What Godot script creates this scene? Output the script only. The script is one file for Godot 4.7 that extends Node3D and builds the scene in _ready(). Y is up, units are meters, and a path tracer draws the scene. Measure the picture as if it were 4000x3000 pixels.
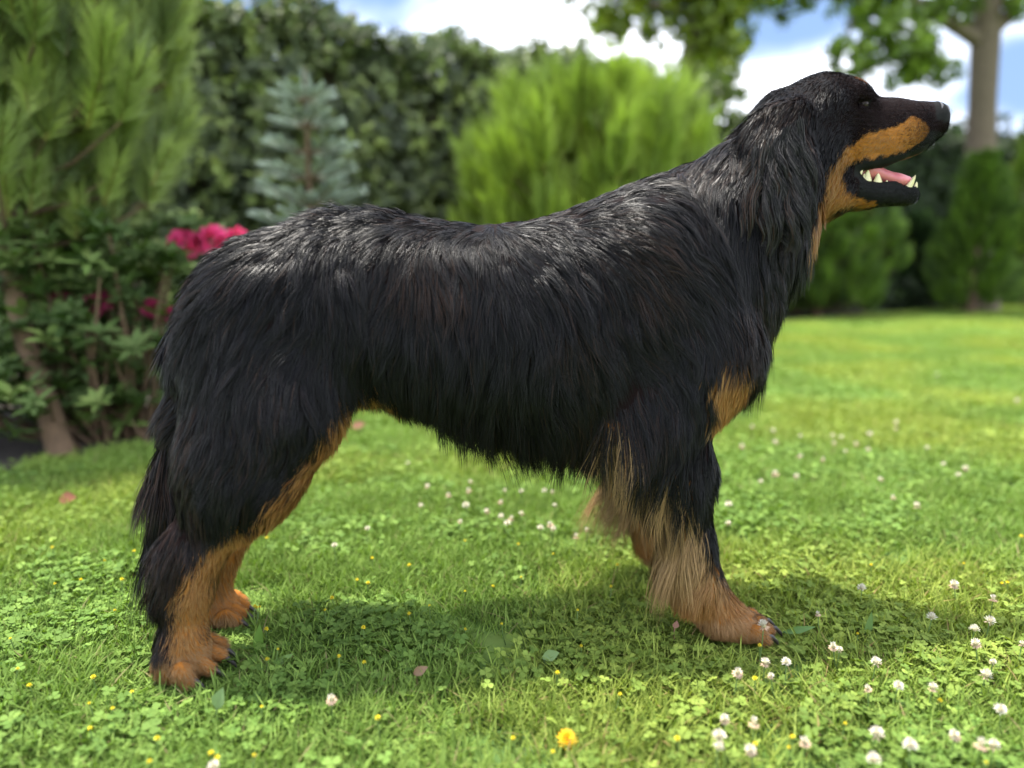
extends Node3D
# A black-and-tan long-haired dog standing in profile on a clover lawn, a planted border behind.
# Units are metres, y is up. The dog has a frame of its own: x towards its nose, y up, z towards the viewer's side.

var rng := RandomNumberGenerator.new()
var ripple := FastNoiseLite.new()
var taken := {}

func _ready() -> void:
	rng.seed = 7
	ripple.seed = 3
	ripple.noise_type = FastNoiseLite.TYPE_SIMPLEX
	ripple.fractal_type = FastNoiseLite.FRACTAL_NONE
	ripple.frequency = 1.0
	make_camera_and_light()
	make_ground()
	make_border()
	make_dog()
	make_lawn_plants()

func make_camera_and_light() -> void:
	var cam := Camera3D.new()
	cam.name = "camera"
	var lens := CameraAttributesPhysical.new()
	lens.frustum_focal_length = 22.40
	lens.frustum_focus_distance = 1.055
	lens.exposure_aperture = 1.3
	lens.frustum_near = 0.05
	lens.frustum_far = 400.0
	cam.attributes = lens
	cam.fov = 56.357
	cam.near = 0.05
	cam.far = 400.0
	cam.position = Vector3(0, 0.55, 0)
	cam.rotation = Vector3(-0.14889, 0, 0)
	add_child(cam)
	cam.current = true

	var env := Environment.new()
	env.background_mode = Environment.BG_SKY
	env.tonemap_mode = Environment.TONE_MAPPER_LINEAR
	env.tonemap_exposure = 3.0
	env.ssao_enabled = true
	env.ssil_enabled = true
	env.sdfgi_enabled = true
	env.sky = Sky.new()
	env.sky.sky_material = cloudy_sky()
	env.background_energy_multiplier = 1.35
	var we := WorldEnvironment.new()
	we.name = "world_environment"
	we.environment = env
	add_child(we)

	var sun := DirectionalLight3D.new()
	sun.name = "sun"
	sun.light_energy = 1.28
	sun.light_color = Color(1.0, 0.975, 0.93)
	sun.light_angular_distance = 2.0
	sun.shadow_enabled = true
	add_child(sun)
	sun.look_at_from_position(Vector3(-0.17, 0.93, -0.13), Vector3.ZERO)

func cloudy_sky() -> PanoramaSkyMaterial:
	# air and broken cloud, the same all the way round
	var w := 1024
	var h := 512
	var im := Image.create(w, h, false, Image.FORMAT_RGBF)
	var fb := FastNoiseLite.new()
	fb.seed = 154
	fb.noise_type = FastNoiseLite.TYPE_SIMPLEX_SMOOTH
	fb.fractal_type = FastNoiseLite.FRACTAL_FBM
	fb.fractal_octaves = 5
	fb.frequency = 1.0
	for j in h:
		var el := (0.5 - (j + 0.5) / h) * PI
		for i in w:
			var az := ((i + 0.5) / w - 0.5) * TAU
			var c := Color(0.13, 0.17, 0.07)
			if el > -0.02:
				var up := maxf(sin(el), 0.0)
				var blue := Color(0.135, 0.195, 0.29).lerp(Color(0.065, 0.12, 0.25), pow(up, 0.6))
				var d := Vector3(sin(az) * cos(el), up, -cos(az) * cos(el))
				var q := Vector3(d.x, d.y * 2.2, d.z) * 1.35 + Vector3(5.3, 0.4, 2.0)
				var n := fb.get_noise_3dv(q) + 0.35 * fb.get_noise_3dv(q * 3.1 + Vector3(9, 1, 4))
				var cover := smoothstep(-0.3, 0.26, n)
				var white := Color(0.92, 0.94, 1.0).lerp(Color(0.66, 0.69, 0.77), smoothstep(0.22, 0.62, n))
				c = blue.lerp(white, cover)
			im.set_pixel(i, j, c)
	var m := PanoramaSkyMaterial.new()
	m.panorama = ImageTexture.create_from_image(im)
	return m

# ---------------------------------------------------------------- tools
func numbered(called: String) -> String:
	var n: int = taken.get(called, 0)
	taken[called] = n + 1
	return called if n == 0 else "%s_%03d" % [called, n]

func tag(o: Node3D, label: String, category: String, group := "", kind := "") -> Node3D:
	o.set_meta("label", label)
	if category != "":
		o.set_meta("category", category)
	if group != "":
		o.set_meta("group", group)
	if kind != "":
		o.set_meta("kind", kind)
	return o

func thing(called: String, at: Vector3, turn := 0.0) -> Node3D:
	var o := Node3D.new()
	o.name = numbered(called)
	o.position = at
	o.rotation.y = turn
	add_child(o)
	return o

func part(called: String, mesh: Mesh, m: Material, parent: Node3D) -> MeshInstance3D:
	var o := MeshInstance3D.new()
	o.name = called
	o.mesh = mesh
	o.material_override = m
	parent.add_child(o, true)
	return o

func spread(called: String, mesh: Mesh, m: Material, where: Array, tints: Array, parent: Node3D) -> MultiMeshInstance3D:
	var mm := MultiMesh.new()
	mm.transform_format = MultiMesh.TRANSFORM_3D
	mm.use_colors = true
	mm.mesh = mesh
	mm.instance_count = where.size()
	for i in where.size():
		mm.set_instance_transform(i, where[i])
		mm.set_instance_color(i, tints[i])
	var o := MultiMeshInstance3D.new()
	o.name = called
	o.multimesh = mm
	o.material_override = m
	o.set_meta("kind", "stuff")
	parent.add_child(o, true)
	return o

func lin(r: float, g: float, b: float) -> Color:
	return Color(r, g, b).linear_to_srgb()

func stuff_material(c: Color, rough: float, through := Color.BLACK, tinted := true) -> StandardMaterial3D:
	var m := StandardMaterial3D.new()
	m.albedo_color = c
	m.roughness = rough
	m.vertex_color_use_as_albedo = tinted
	m.cull_mode = BaseMaterial3D.CULL_DISABLED
	if through != Color.BLACK:
		m.backlight_enabled = true
		m.backlight = through
	return m

class Shape:
	# collects triangles with normals and colours into one mesh
	var v := PackedVector3Array()
	var n := PackedVector3Array()
	var c := PackedColorArray()
	var ix := PackedInt32Array()

	func put(p: Vector3, nn: Vector3, col: Color) -> int:
		v.append(p)
		n.append(nn)
		c.append(col)
		return v.size() - 1

	func tri(a: int, b: int, d: int) -> void:
		ix.append(a)
		ix.append(d)
		ix.append(b)

	func quad(a: int, b: int, d: int, e: int) -> void:
		tri(a, b, d)
		tri(a, d, e)

	func tube(path: Array, radii: Array, sides: int, col: Color, closed := true) -> void:
		var first := v.size()
		var m := path.size()
		var side := Vector3.ZERO
		for i in m:
			var t: Vector3 = (path[mini(i + 1, m - 1)] - path[maxi(i - 1, 0)]).normalized()
			if side == Vector3.ZERO:
				side = t.cross(Vector3.UP if absf(t.y) < 0.9 else Vector3.RIGHT).normalized()
			side = (side - t * side.dot(t)).normalized()
			var other := t.cross(side)
			for k in sides:
				var a := TAU * k / sides
				var o := side * cos(a) + other * sin(a)
				put(path[i] + o * radii[i], o, col)
		for i in m - 1:
			for k in sides:
				var a := first + i * sides + k
				var b := first + i * sides + (k + 1) % sides
				quad(a, b, b + sides, a + sides)
		if closed:
			for e in [0, m - 1]:
				var t: Vector3 = (path[0] - path[1]).normalized() if e == 0 else (path[m - 1] - path[m - 2]).normalized()
				var mid := put(path[e] + t * radii[e] * 0.4, t, col)
				for k in sides:
					var a: int = first + e * sides + k
					var b: int = first + e * sides + (k + 1) % sides
					if e == 0:
						tri(mid, b, a)
					else:
						tri(mid, a, b)

	func blob(at: Vector3, size: Vector3, col: Color, rings := 6, sides := 8) -> void:
		var first := v.size()
		for i in rings + 1:
			var th := PI * i / rings
			for k in sides:
				var ph := TAU * k / sides
				var o := Vector3(sin(th) * cos(ph), cos(th), sin(th) * sin(ph))
				put(at + o * size, (o / size).normalized(), col)
		for i in rings:
			for k in sides:
				var a := first + i * sides + k
				var b := first + i * sides + (k + 1) % sides
				quad(a, b, b + sides, a + sides)

	# a blade or needle: a narrow bent strip that tapers to a point
	func blade(root: Vector3, along: Vector3, bend: Vector3, length: float, width: float, facing: Vector3, col: Color, segs := 2) -> void:
		var side := along.cross(facing).normalized() * width * 0.5
		var last_a := -1
		var last_b := -1
		for i in segs + 1:
			var t := float(i) / segs
			var p := root + along * (length * t) + bend * (length * t * t)
			var nn := (facing - along * facing.dot(along)).normalized()
			if i == segs:
				var tip := put(p, nn, col)
				tri(last_a, last_b, tip)
			else:
				var w := 1.0 - 0.45 * t
				var a := put(p - side * w, nn, col)
				var b := put(p + side * w, nn, col)
				if i > 0:
					quad(last_a, last_b, b, a)
				last_a = a
				last_b = b

	# a leaf with a midrib fold; along = direction of the tip, up = its upper face
	func leaf(root: Vector3, along: Vector3, up: Vector3, length: float, width: float, col: Color, droop := 0.15) -> void:
		var side := along.cross(up).normalized()
		var w := [0.0, 0.75, 1.0, 0.62, 0.0]
		var prev := []
		for i in 5:
			var t := i / 4.0
			var mid := root + along * (length * t) - up * (length * droop * t * t)
			var ln: Vector3 = (up + along * droop * 2.0 * t).normalized()
			var h: float = width * 0.5 * w[i]
			if i == 0 or i == 4:
				var p := put(mid, ln, col)
				if i == 4:
					tri(prev[0], prev[1], p)
					tri(prev[1], prev[2], p)
				prev = [p, p, p]
			else:
				var a := put(mid - side * h + up * h * 0.35, (ln + side * 0.3).normalized(), col)
				var b := put(mid, ln, col)
				var d := put(mid + side * h + up * h * 0.35, (ln - side * 0.3).normalized(), col)
				if i == 1:
					tri(prev[0], b, a)
					tri(prev[0], d, b)
				else:
					quad(prev[0], prev[1], b, a)
					quad(prev[1], prev[2], d, b)
				prev = [a, b, d]

	func mesh() -> ArrayMesh:
		var a := []
		a.resize(Mesh.ARRAY_MAX)
		a[Mesh.ARRAY_VERTEX] = v
		a[Mesh.ARRAY_NORMAL] = n
		a[Mesh.ARRAY_COLOR] = c
		a[Mesh.ARRAY_INDEX] = ix
		var am := ArrayMesh.new()
		am.add_surface_from_arrays(Mesh.PRIMITIVE_TRIANGLES, a)
		return am

# A solid described by tapered limbs joined with a smooth minimum, meshed as surface nets.
# A limb is [from, to, radius at from, radius at to, width across z as a share of the height, softness of the join, 1 to add or -1 to carve].
func solid(limbs: Array, lo: Vector3, hi: Vector3, cell: float) -> Shape:
	var nx := int((hi.x - lo.x) / cell) + 2
	var ny := int((hi.y - lo.y) / cell) + 2
	var nz := int((hi.z - lo.z) / cell) + 2
	var f := PackedFloat32Array()
	f.resize(nx * ny * nz)
	f.fill(1.0)
	for l in limbs:
		var a: Vector3 = l[0]
		var b: Vector3 = l[1]
		var ra: float = l[2]
		var rb: float = l[3]
		var sz: float = l[4]
		var k: float = l[5]
		var add: float = l[6]
		var grow := maxf(ra, rb) + k + cell * 2.0
		var growz := maxf(ra, rb) * sz + k + cell * 2.0
		var i0 := clampi(int((minf(a.x, b.x) - grow - lo.x) / cell), 0, nx - 1)
		var i1 := clampi(int((maxf(a.x, b.x) + grow - lo.x) / cell) + 1, 0, nx - 1)
		var j0 := clampi(int((minf(a.y, b.y) - grow - lo.y) / cell), 0, ny - 1)
		var j1 := clampi(int((maxf(a.y, b.y) + grow - lo.y) / cell) + 1, 0, ny - 1)
		var k0 := clampi(int((minf(a.z, b.z) - growz - lo.z) / cell), 0, nz - 1)
		var k1 := clampi(int((maxf(a.z, b.z) + growz - lo.z) / cell) + 1, 0, nz - 1)
		var ba := b - a
		ba.z /= sz
		var bb := maxf(ba.length_squared(), 1e-9)
		var thin := minf(sz, 1.0)
		for kk in range(k0, k1 + 1):
			var pz := (lo.z + kk * cell - a.z) / sz
			for j in range(j0, j1 + 1):
				var py := lo.y + j * cell - a.y
				var row := (kk * ny + j) * nx
				for i in range(i0, i1 + 1):
					var p := Vector3(lo.x + i * cell - a.x, py, pz)
					var h := clampf(p.dot(ba) / bb, 0.0, 1.0)
					var d := ((p - ba * h).length() - ra - (rb - ra) * h) * thin
					var was := f[row + i]
					if add > 0.0:
						var e := maxf(k - absf(was - d), 0.0) / k
						f[row + i] = minf(was, d) - e * e * k * 0.25
					else:
						d = -d
						var e := maxf(k - absf(was - d), 0.0) / k
						f[row + i] = maxf(was, d) + e * e * k * 0.25
	var s := Shape.new()
	var at := PackedInt32Array()
	at.resize(nx * ny * nz)
	at.fill(-1)
	var up := nx
	var deep := nx * ny
	for kk in nz - 1:
		for j in ny - 1:
			var row := (kk * ny + j) * nx
			for i in nx - 1:
				var o := row + i
				var f0 := f[o]
				if f0 > cell * 3.0:
					continue
				var f1 := f[o + 1]
				var f2 := f[o + up]
				var f3 := f[o + up + 1]
				var f4 := f[o + deep]
				var f5 := f[o + deep + 1]
				var f6 := f[o + deep + up]
				var f7 := f[o + deep + up + 1]
				var inside := int(f0 < 0) + int(f1 < 0) + int(f2 < 0) + int(f3 < 0) + int(f4 < 0) + int(f5 < 0) + int(f6 < 0) + int(f7 < 0)
				if inside == 0 or inside == 8:
					continue
				var q := Vector3.ZERO
				var many := 0.0
				for e in [[f0, f1, 0, 0, 0, 0], [f2, f3, 0, 0, 1, 0], [f4, f5, 0, 0, 0, 1], [f6, f7, 0, 0, 1, 1], [f0, f2, 1, 0, 0, 0], [f1, f3, 1, 1, 0, 0], [f4, f6, 1, 0, 0, 1], [f5, f7, 1, 1, 0, 1], [f0, f4, 2, 0, 0, 0], [f1, f5, 2, 1, 0, 0], [f2, f6, 2, 0, 1, 0], [f3, f7, 2, 1, 1, 0]]:
					var x: float = e[0]
					var y: float = e[1]
					if (x < 0) != (y < 0):
						var c := Vector3(e[3], e[4], e[5])
						c[e[2]] = x / (x - y)
						q += c
						many += 1.0
				q = q / many
				var g := Vector3(f1 + f3 + f5 + f7 - f0 - f2 - f4 - f6, f2 + f3 + f6 + f7 - f0 - f1 - f4 - f5, f4 + f5 + f6 + f7 - f0 - f1 - f2 - f3).normalized()
				at[o] = s.put(lo + (Vector3(i, j, kk) + q) * cell, g, Color.WHITE)
	for kk in range(1, nz - 1):
		for j in range(1, ny - 1):
			var row := (kk * ny + j) * nx
			for i in range(1, nx - 1):
				var o := row + i
				if absf(f[o]) > cell * 4.0:
					continue
				var neg := f[o] < 0
				if neg != (f[o + 1] < 0):
					_face(s, at, o, o - up, o - up - deep, o - deep, neg)
				if neg != (f[o + up] < 0):
					_face(s, at, o, o - deep, o - deep - 1, o - 1, neg)
				if neg != (f[o + deep] < 0):
					_face(s, at, o, o - 1, o - 1 - up, o - up, neg)
	return s

func _face(s: Shape, at: PackedInt32Array, a: int, b: int, c: int, d: int, neg: bool) -> void:
	var i := at[a]
	var j := at[b]
	var k := at[c]
	var l := at[d]
	if i < 0 or j < 0 or k < 0 or l < 0:
		return
	if neg:
		s.quad(i, j, k, l)
	else:
		s.quad(i, l, k, j)

# ---------------------------------------------------------------- the dog
var tan_head: Array[PackedVector2Array] = []
var tan_near: Array[PackedVector2Array] = []
var bare_head: Array[PackedVector2Array] = []
var whisker_spots: PackedVector2Array = PackedVector2Array([Vector2(0.1385, -0.0186), Vector2(0.1501, -0.0141), Vector2(0.1275, -0.0268), Vector2(0.139, -0.0252), Vector2(0.151, -0.0247), Vector2(0.1255, -0.0341), Vector2(0.1325, -0.0342), Vector2(0.1427, -0.0344)])
var head_turn := Transform3D(Basis(Vector3.UP, -0.24435), Vector3(0.5003, 0.7843, 0))

func both(limb: Array) -> Array:
	var m := limb.duplicate()
	m[0] = Vector3(limb[0].x, limb[0].y, -limb[0].z)
	m[1] = Vector3(limb[1].x, limb[1].y, -limb[1].z)
	return [limb, m]

func body_limbs() -> Array:
	var l := []
	# trunk from croup to chest
	l.append([Vector3(-0.3033, 0.5085, 0), Vector3(-0.2502, 0.5081, 0), 0.076, 0.106, 0.86, 0.05, 1])
	l.append([Vector3(-0.2502, 0.5081, 0), Vector3(-0.1488, 0.5038, 0), 0.106, 0.122, 0.84, 0.05, 1])
	l.append([Vector3(-0.1488, 0.5038, 0), Vector3(-0.0176, 0.4781, 0), 0.122, 0.130, 0.82, 0.05, 1])
	l.append([Vector3(-0.0176, 0.4781, 0), Vector3(0.1196, 0.4669, 0), 0.130, 0.152, 0.80, 0.05, 1])
	l.append([Vector3(0.1196, 0.4669, 0), Vector3(0.2087, 0.4698, 0), 0.152, 0.160, 0.74, 0.05, 1])
	l.append([Vector3(0.2087, 0.4698, 0), Vector3(0.2667, 0.4632, 0), 0.160, 0.138, 0.72, 0.05, 1])
	l.append([Vector3(0.3264, 0.4423, 0), Vector3(0.3455, 0.393, 0), 0.075, 0.055, 0.9, 0.06, 1])
	# withers and neck
	l.append([Vector3(0.1701, 0.573, 0), Vector3(0.2625, 0.6003, 0), 0.05, 0.075, 0.8, 0.06, 1])
	l.append([Vector3(0.2768, 0.5383, 0), Vector3(0.3421, 0.5755, 0), 0.135, 0.122, 0.78, 0.05, 1])
	l.append([Vector3(0.3421, 0.5755, 0), Vector3(0.4087, 0.6404, 0), 0.122, 0.098, 0.80, 0.05, 1])
	l.append([Vector3(0.4087, 0.6404, 0), Vector3(0.4679, 0.7225, 0), 0.098, 0.076, 0.86, 0.05, 1])
	# shoulders and upper arms
	l.append_array(both([Vector3(0.2037, 0.5715, 0.08), Vector3(0.3101, 0.433, 0.095), 0.055, 0.055, 0.7, 0.06, 1]))
	l.append_array(both([Vector3(0.3101, 0.433, 0.095), Vector3(0.2226, 0.3275, 0.1), 0.058, 0.05, 0.8, 0.05, 1]))
	# near foreleg
	l.append([Vector3(0.2338, 0.3384, 0.1), Vector3(0.2733, 0.2658, 0.105), 0.052, 0.044, 0.85, 0.05, 1])
	l.append([Vector3(0.2733, 0.2658, 0.105), Vector3(0.2915, 0.1514, 0.105), 0.044, 0.030, 0.9, 0.03, 1])
	l.append([Vector3(0.2915, 0.1514, 0.105), Vector3(0.3055, 0.0906, 0.106), 0.030, 0.031, 0.95, 0.03, 1])
	l.append([Vector3(0.3055, 0.0906, 0.106), Vector3(0.3423, 0.0429, 0.106), 0.031, 0.028, 1.05, 0.03, 1])
	l.append([Vector3(0.3423, 0.0429, 0.106), Vector3(0.3806, 0.0233, 0.106), 0.028, 0.025, 1.5, 0.025, 1])
	# far foreleg
	l.append([Vector3(0.2994, 0.295, -0.1), Vector3(0.276, 0.1805, -0.118), 0.05, 0.04, 0.85, 0.05, 1])
	l.append([Vector3(0.276, 0.1805, -0.118), Vector3(0.3237, 0.0712, -0.122), 0.04, 0.03, 0.9, 0.03, 1])
	l.append([Vector3(0.3237, 0.0712, -0.122), Vector3(0.3894, 0.0204, -0.122), 0.030, 0.026, 1.2, 0.03, 1])
	l.append([Vector3(0.3945, 0.0176, -0.122), Vector3(0.4288, 0.0113, -0.122), 0.025, 0.018, 1.4, 0.02, 1])
	# near hind leg
	l.append([Vector3(-0.3054, 0.4876, 0.045), Vector3(-0.2826, 0.3767, 0.085), 0.090, 0.062, 0.72, 0.05, 1])
	l.append([Vector3(-0.3529, 0.4572, 0.05), Vector3(-0.3646, 0.327, 0.085), 0.048, 0.048, 0.8, 0.06, 1])
	l.append([Vector3(-0.2826, 0.3767, 0.085), Vector3(-0.3359, 0.2813, 0.09), 0.062, 0.052, 0.75, 0.05, 1])
	l.append([Vector3(-0.3359, 0.2813, 0.09), Vector3(-0.4151, 0.1788, 0.092), 0.052, 0.033, 0.75, 0.05, 1])
	l.append([Vector3(-0.4167, 0.1789, 0.092), Vector3(-0.4246, 0.1322, 0.092), 0.034, 0.031, 0.85, 0.03, 1])
	l.append([Vector3(-0.4246, 0.1322, 0.092), Vector3(-0.4298, 0.0512, 0.092), 0.027, 0.027, 0.9, 0.03, 1])
	l.append([Vector3(-0.4298, 0.0512, 0.092), Vector3(-0.4263, 0.0283, 0.092), 0.027, 0.026, 1.15, 0.03, 1])
	l.append([Vector3(-0.4322, 0.0304, 0.088), Vector3(-0.4507, 0.0209, 0.095), 0.024, 0.018, 1.0, 0.02, 1])
	# far hind leg
	l.append([Vector3(-0.321, 0.4821, -0.045), Vector3(-0.3147, 0.3456, -0.07), 0.090, 0.062, 0.72, 0.05, 1])
	l.append([Vector3(-0.3074, 0.3373, -0.07), Vector3(-0.3471, 0.2321, -0.07), 0.06, 0.046, 0.75, 0.05, 1])
	l.append([Vector3(-0.3471, 0.2321, -0.07), Vector3(-0.4179, 0.1313, -0.07), 0.046, 0.030, 0.75, 0.05, 1])
	l.append([Vector3(-0.4179, 0.1313, -0.07), Vector3(-0.4332, 0.0342, -0.07), 0.032, 0.027, 0.9, 0.03, 1])
	l.append([Vector3(-0.4334, 0.0299, -0.07), Vector3(-0.4125, 0.0218, -0.07), 0.028, 0.025, 1.3, 0.02, 1])
	# tail
	l.append([Vector3(-0.3567, 0.5196, 0), Vector3(-0.404, 0.4537, 0.005), 0.032, 0.028, 1.0, 0.05, 1])
	l.append([Vector3(-0.404, 0.4537, 0.005), Vector3(-0.4254, 0.3636, 0.01), 0.028, 0.025, 1.0, 0.03, 1])
	l.append([Vector3(-0.4254, 0.3636, 0.01), Vector3(-0.4513, 0.2614, 0.015), 0.025, 0.022, 1.0, 0.03, 1])
	l.append([Vector3(-0.4523, 0.2614, 0.015), Vector3(-0.4803, 0.1658, 0.02), 0.022, 0.013, 1.0, 0.03, 1])
	return l

# where a toe tip stands: measured along the paw on the ground
var paw_near := [Vector3(0.381, 0.0149, 0.106), Vector3(-0.4099, 0.0231, 0.092), Vector3(-0.4048, 0.0212, -0.07)]
func toe(px: float, py: float, z: float) -> Vector3:
	var o: Vector3 = paw_near[0] if px > 2000.0 else paw_near[1] if z > 0.0 else paw_near[2]
	var at := Vector2(2900, 2460) if px > 2000.0 else Vector2(780, 2590) if z > 0.0 else Vector2(900, 2385)
	return Vector3(o.x + (px - at.x) * 0.00037, maxf(o.y - (py - at.y) * 0.00037, 0.017), z)

# a paw on a finer grid: the palm, and four toes that arch over a knuckle down to the tip
func paw_limbs(palm: Array, toes: Array) -> Array:
	var l := [palm]
	for t in toes:
		var tip := toe(t[1], t[2], t[0])
		var from: Vector3 = palm[1]
		var start := Vector3(from.x - 0.004, from.y, lerpf(from.z, t[0], 0.75))
		var knuckle := start.lerp(tip, 0.55)
		knuckle.y = maxf(start.y, tip.y) + 0.006
		knuckle.z = t[0]
		var big: float = t[3] * 0.9
		l.append([start, knuckle, big * 1.05, big, 0.85, 0.004, 1])
		l.append([knuckle, tip, big, big * 0.85, 0.85, 0.004, 1])
	return l

func head_limbs() -> Array:
	var l := []
	l.append([Vector3(-0.0673, -0.1187, 0), Vector3(-0.0278, -0.053, 0), 0.088, 0.074, 0.86, 0.04, 1])
	l.append([Vector3(-0.0288, 0.0005, 0), Vector3(0.0237, 0.0177, 0), 0.050, 0.0475, 1.28, 0.03, 1])
	l.append([Vector3(0.0238, 0.0165, 0), Vector3(0.0557, 0.0216, 0), 0.047, 0.036, 1.22, 0.03, 1])
	l.append_array(both([Vector3(0.0423, 0.0278, 0.026), Vector3(0.0575, 0.028, 0.03), 0.022, 0.017, 1.0, 0.018, 1]))
	# cheeks
	l.append_array(both([Vector3(-0.0152, -0.0358, 0.032), Vector3(0.0327, -0.0369, 0.034), 0.042, 0.034, 0.8, 0.03, 1]))
	l.append_array(both([Vector3(0.0059, -0.0656, 0.03), Vector3(0.0226, -0.1011, 0.026), 0.040, 0.034, 0.75, 0.03, 1]))
	# muzzle: bridge, then the lip on each side
	l.append([Vector3(0.061, -0.0011, 0), Vector3(0.1248, 0.0045, 0), 0.038, 0.0245, 0.92, 0.03, 1])
	l.append([Vector3(0.1248, 0.0045, 0), Vector3(0.1879, 0.0079, 0), 0.0245, 0.0195, 1.0, 0.02, 1])
	l.append_array(both([Vector3(0.0508, -0.0336, 0.024), Vector3(0.1008, -0.0336, 0.02), 0.034, 0.031, 0.62, 0.02, 1]))
	l.append_array(both([Vector3(0.1008, -0.0336, 0.02), Vector3(0.1505, -0.0203, 0.014), 0.031, 0.028, 0.65, 0.02, 1]))
	l.append_array(both([Vector3(0.1505, -0.0203, 0.014), Vector3(0.1836, -0.0075, 0.008), 0.028, 0.0185, 0.75, 0.015, 1]))
	# rim of the upper lip
	l.append_array(both([Vector3(0.0498, -0.0724, 0.034), Vector3(0.0874, -0.0624, 0.031), 0.008, 0.009, 1.0, 0.008, 1]))
	l.append_array(both([Vector3(0.0874, -0.0624, 0.031), Vector3(0.1338, -0.0515, 0.024), 0.009, 0.007, 1.0, 0.008, 1]))
	# lower jaw
	l.append([Vector3(0.0219, -0.1078, 0), Vector3(0.076, -0.1102, 0), 0.030, 0.016, 1.4, 0.03, 1])
	l.append_array(both([Vector3(0.0327, -0.101, 0.024), Vector3(0.097, -0.1152, 0.016), 0.026, 0.0125, 0.8, 0.02, 1]))
	l.append_array(both([Vector3(0.097, -0.1152, 0.016), Vector3(0.1589, -0.1118, 0.007), 0.0125, 0.0125, 1.0, 0.012, 1]))
	# lower lip, a loose rounded fold
	l.append_array(both([Vector3(0.0451, -0.0854, 0.034), Vector3(0.0634, -0.1024, 0.033), 0.009, 0.0105, 0.8, 0.008, 1]))
	l.append_array(both([Vector3(0.0635, -0.1042, 0.033), Vector3(0.1044, -0.1105, 0.025), 0.0105, 0.0115, 0.8, 0.008, 1]))
	l.append_array(both([Vector3(0.1044, -0.1105, 0.025), Vector3(0.1568, -0.1072, 0.011), 0.0115, 0.009, 0.8, 0.008, 1]))
	l.append_array(both([Vector3(0.0934, -0.0972, 0.022), Vector3(0.1376, -0.0937, 0.014), 0.004, 0.005, 1.0, 0.006, 1]))
	# corner of the mouth and palate
	l.append_array(both([Vector3(0.0371, -0.0735, 0.03), Vector3(0.0464, -0.0888, 0.031), 0.016, 0.013, 0.8, 0.012, 1]))
	l.append([Vector3(0.0562, -0.0427, 0), Vector3(0.1571, -0.0253, 0), 0.02, 0.012, 1.3, 0.012, 1])
	# eyelids: a hollow with a slit
	l.append_array(both([Vector3(0.0582, 0.0154, 0.047), Vector3(0.0761, 0.0156, 0.038), 0.0075, 0.006, 1.0, 0.008, -1]))
	l.append_array(both([Vector3(0.0528, 0.0212, 0.044), Vector3(0.0765, 0.02, 0.0345), 0.0055, 0.0045, 1.0, 0.006, 1]))
	l.append_array(both([Vector3(0.0545, 0.011, 0.046), Vector3(0.0796, 0.0141, 0.035), 0.0055, 0.0045, 1.0, 0.006, 1]))
	# hanging ear: fold at the top, then the flap
	l.append_array(both([Vector3(-0.0723, -0.0068, 0.058), Vector3(-0.0345, 0.0055, 0.064), 0.020, 0.014, 0.8, 0.02, 1]))
	l.append_array(both([Vector3(-0.076, -0.0247, 0.076), Vector3(-0.0662, -0.0957, 0.094), 0.034, 0.040, 0.26, 0.012, 1]))
	l.append_array(both([Vector3(-0.0394, -0.0115, 0.078), Vector3(-0.0429, -0.0959, 0.094), 0.016, 0.028, 0.28, 0.012, 1]))
	l.append_array(both([Vector3(-0.059, -0.0958, 0.094), Vector3(-0.0486, -0.135, 0.09), 0.044, 0.024, 0.26, 0.012, 1]))
	return l

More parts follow.
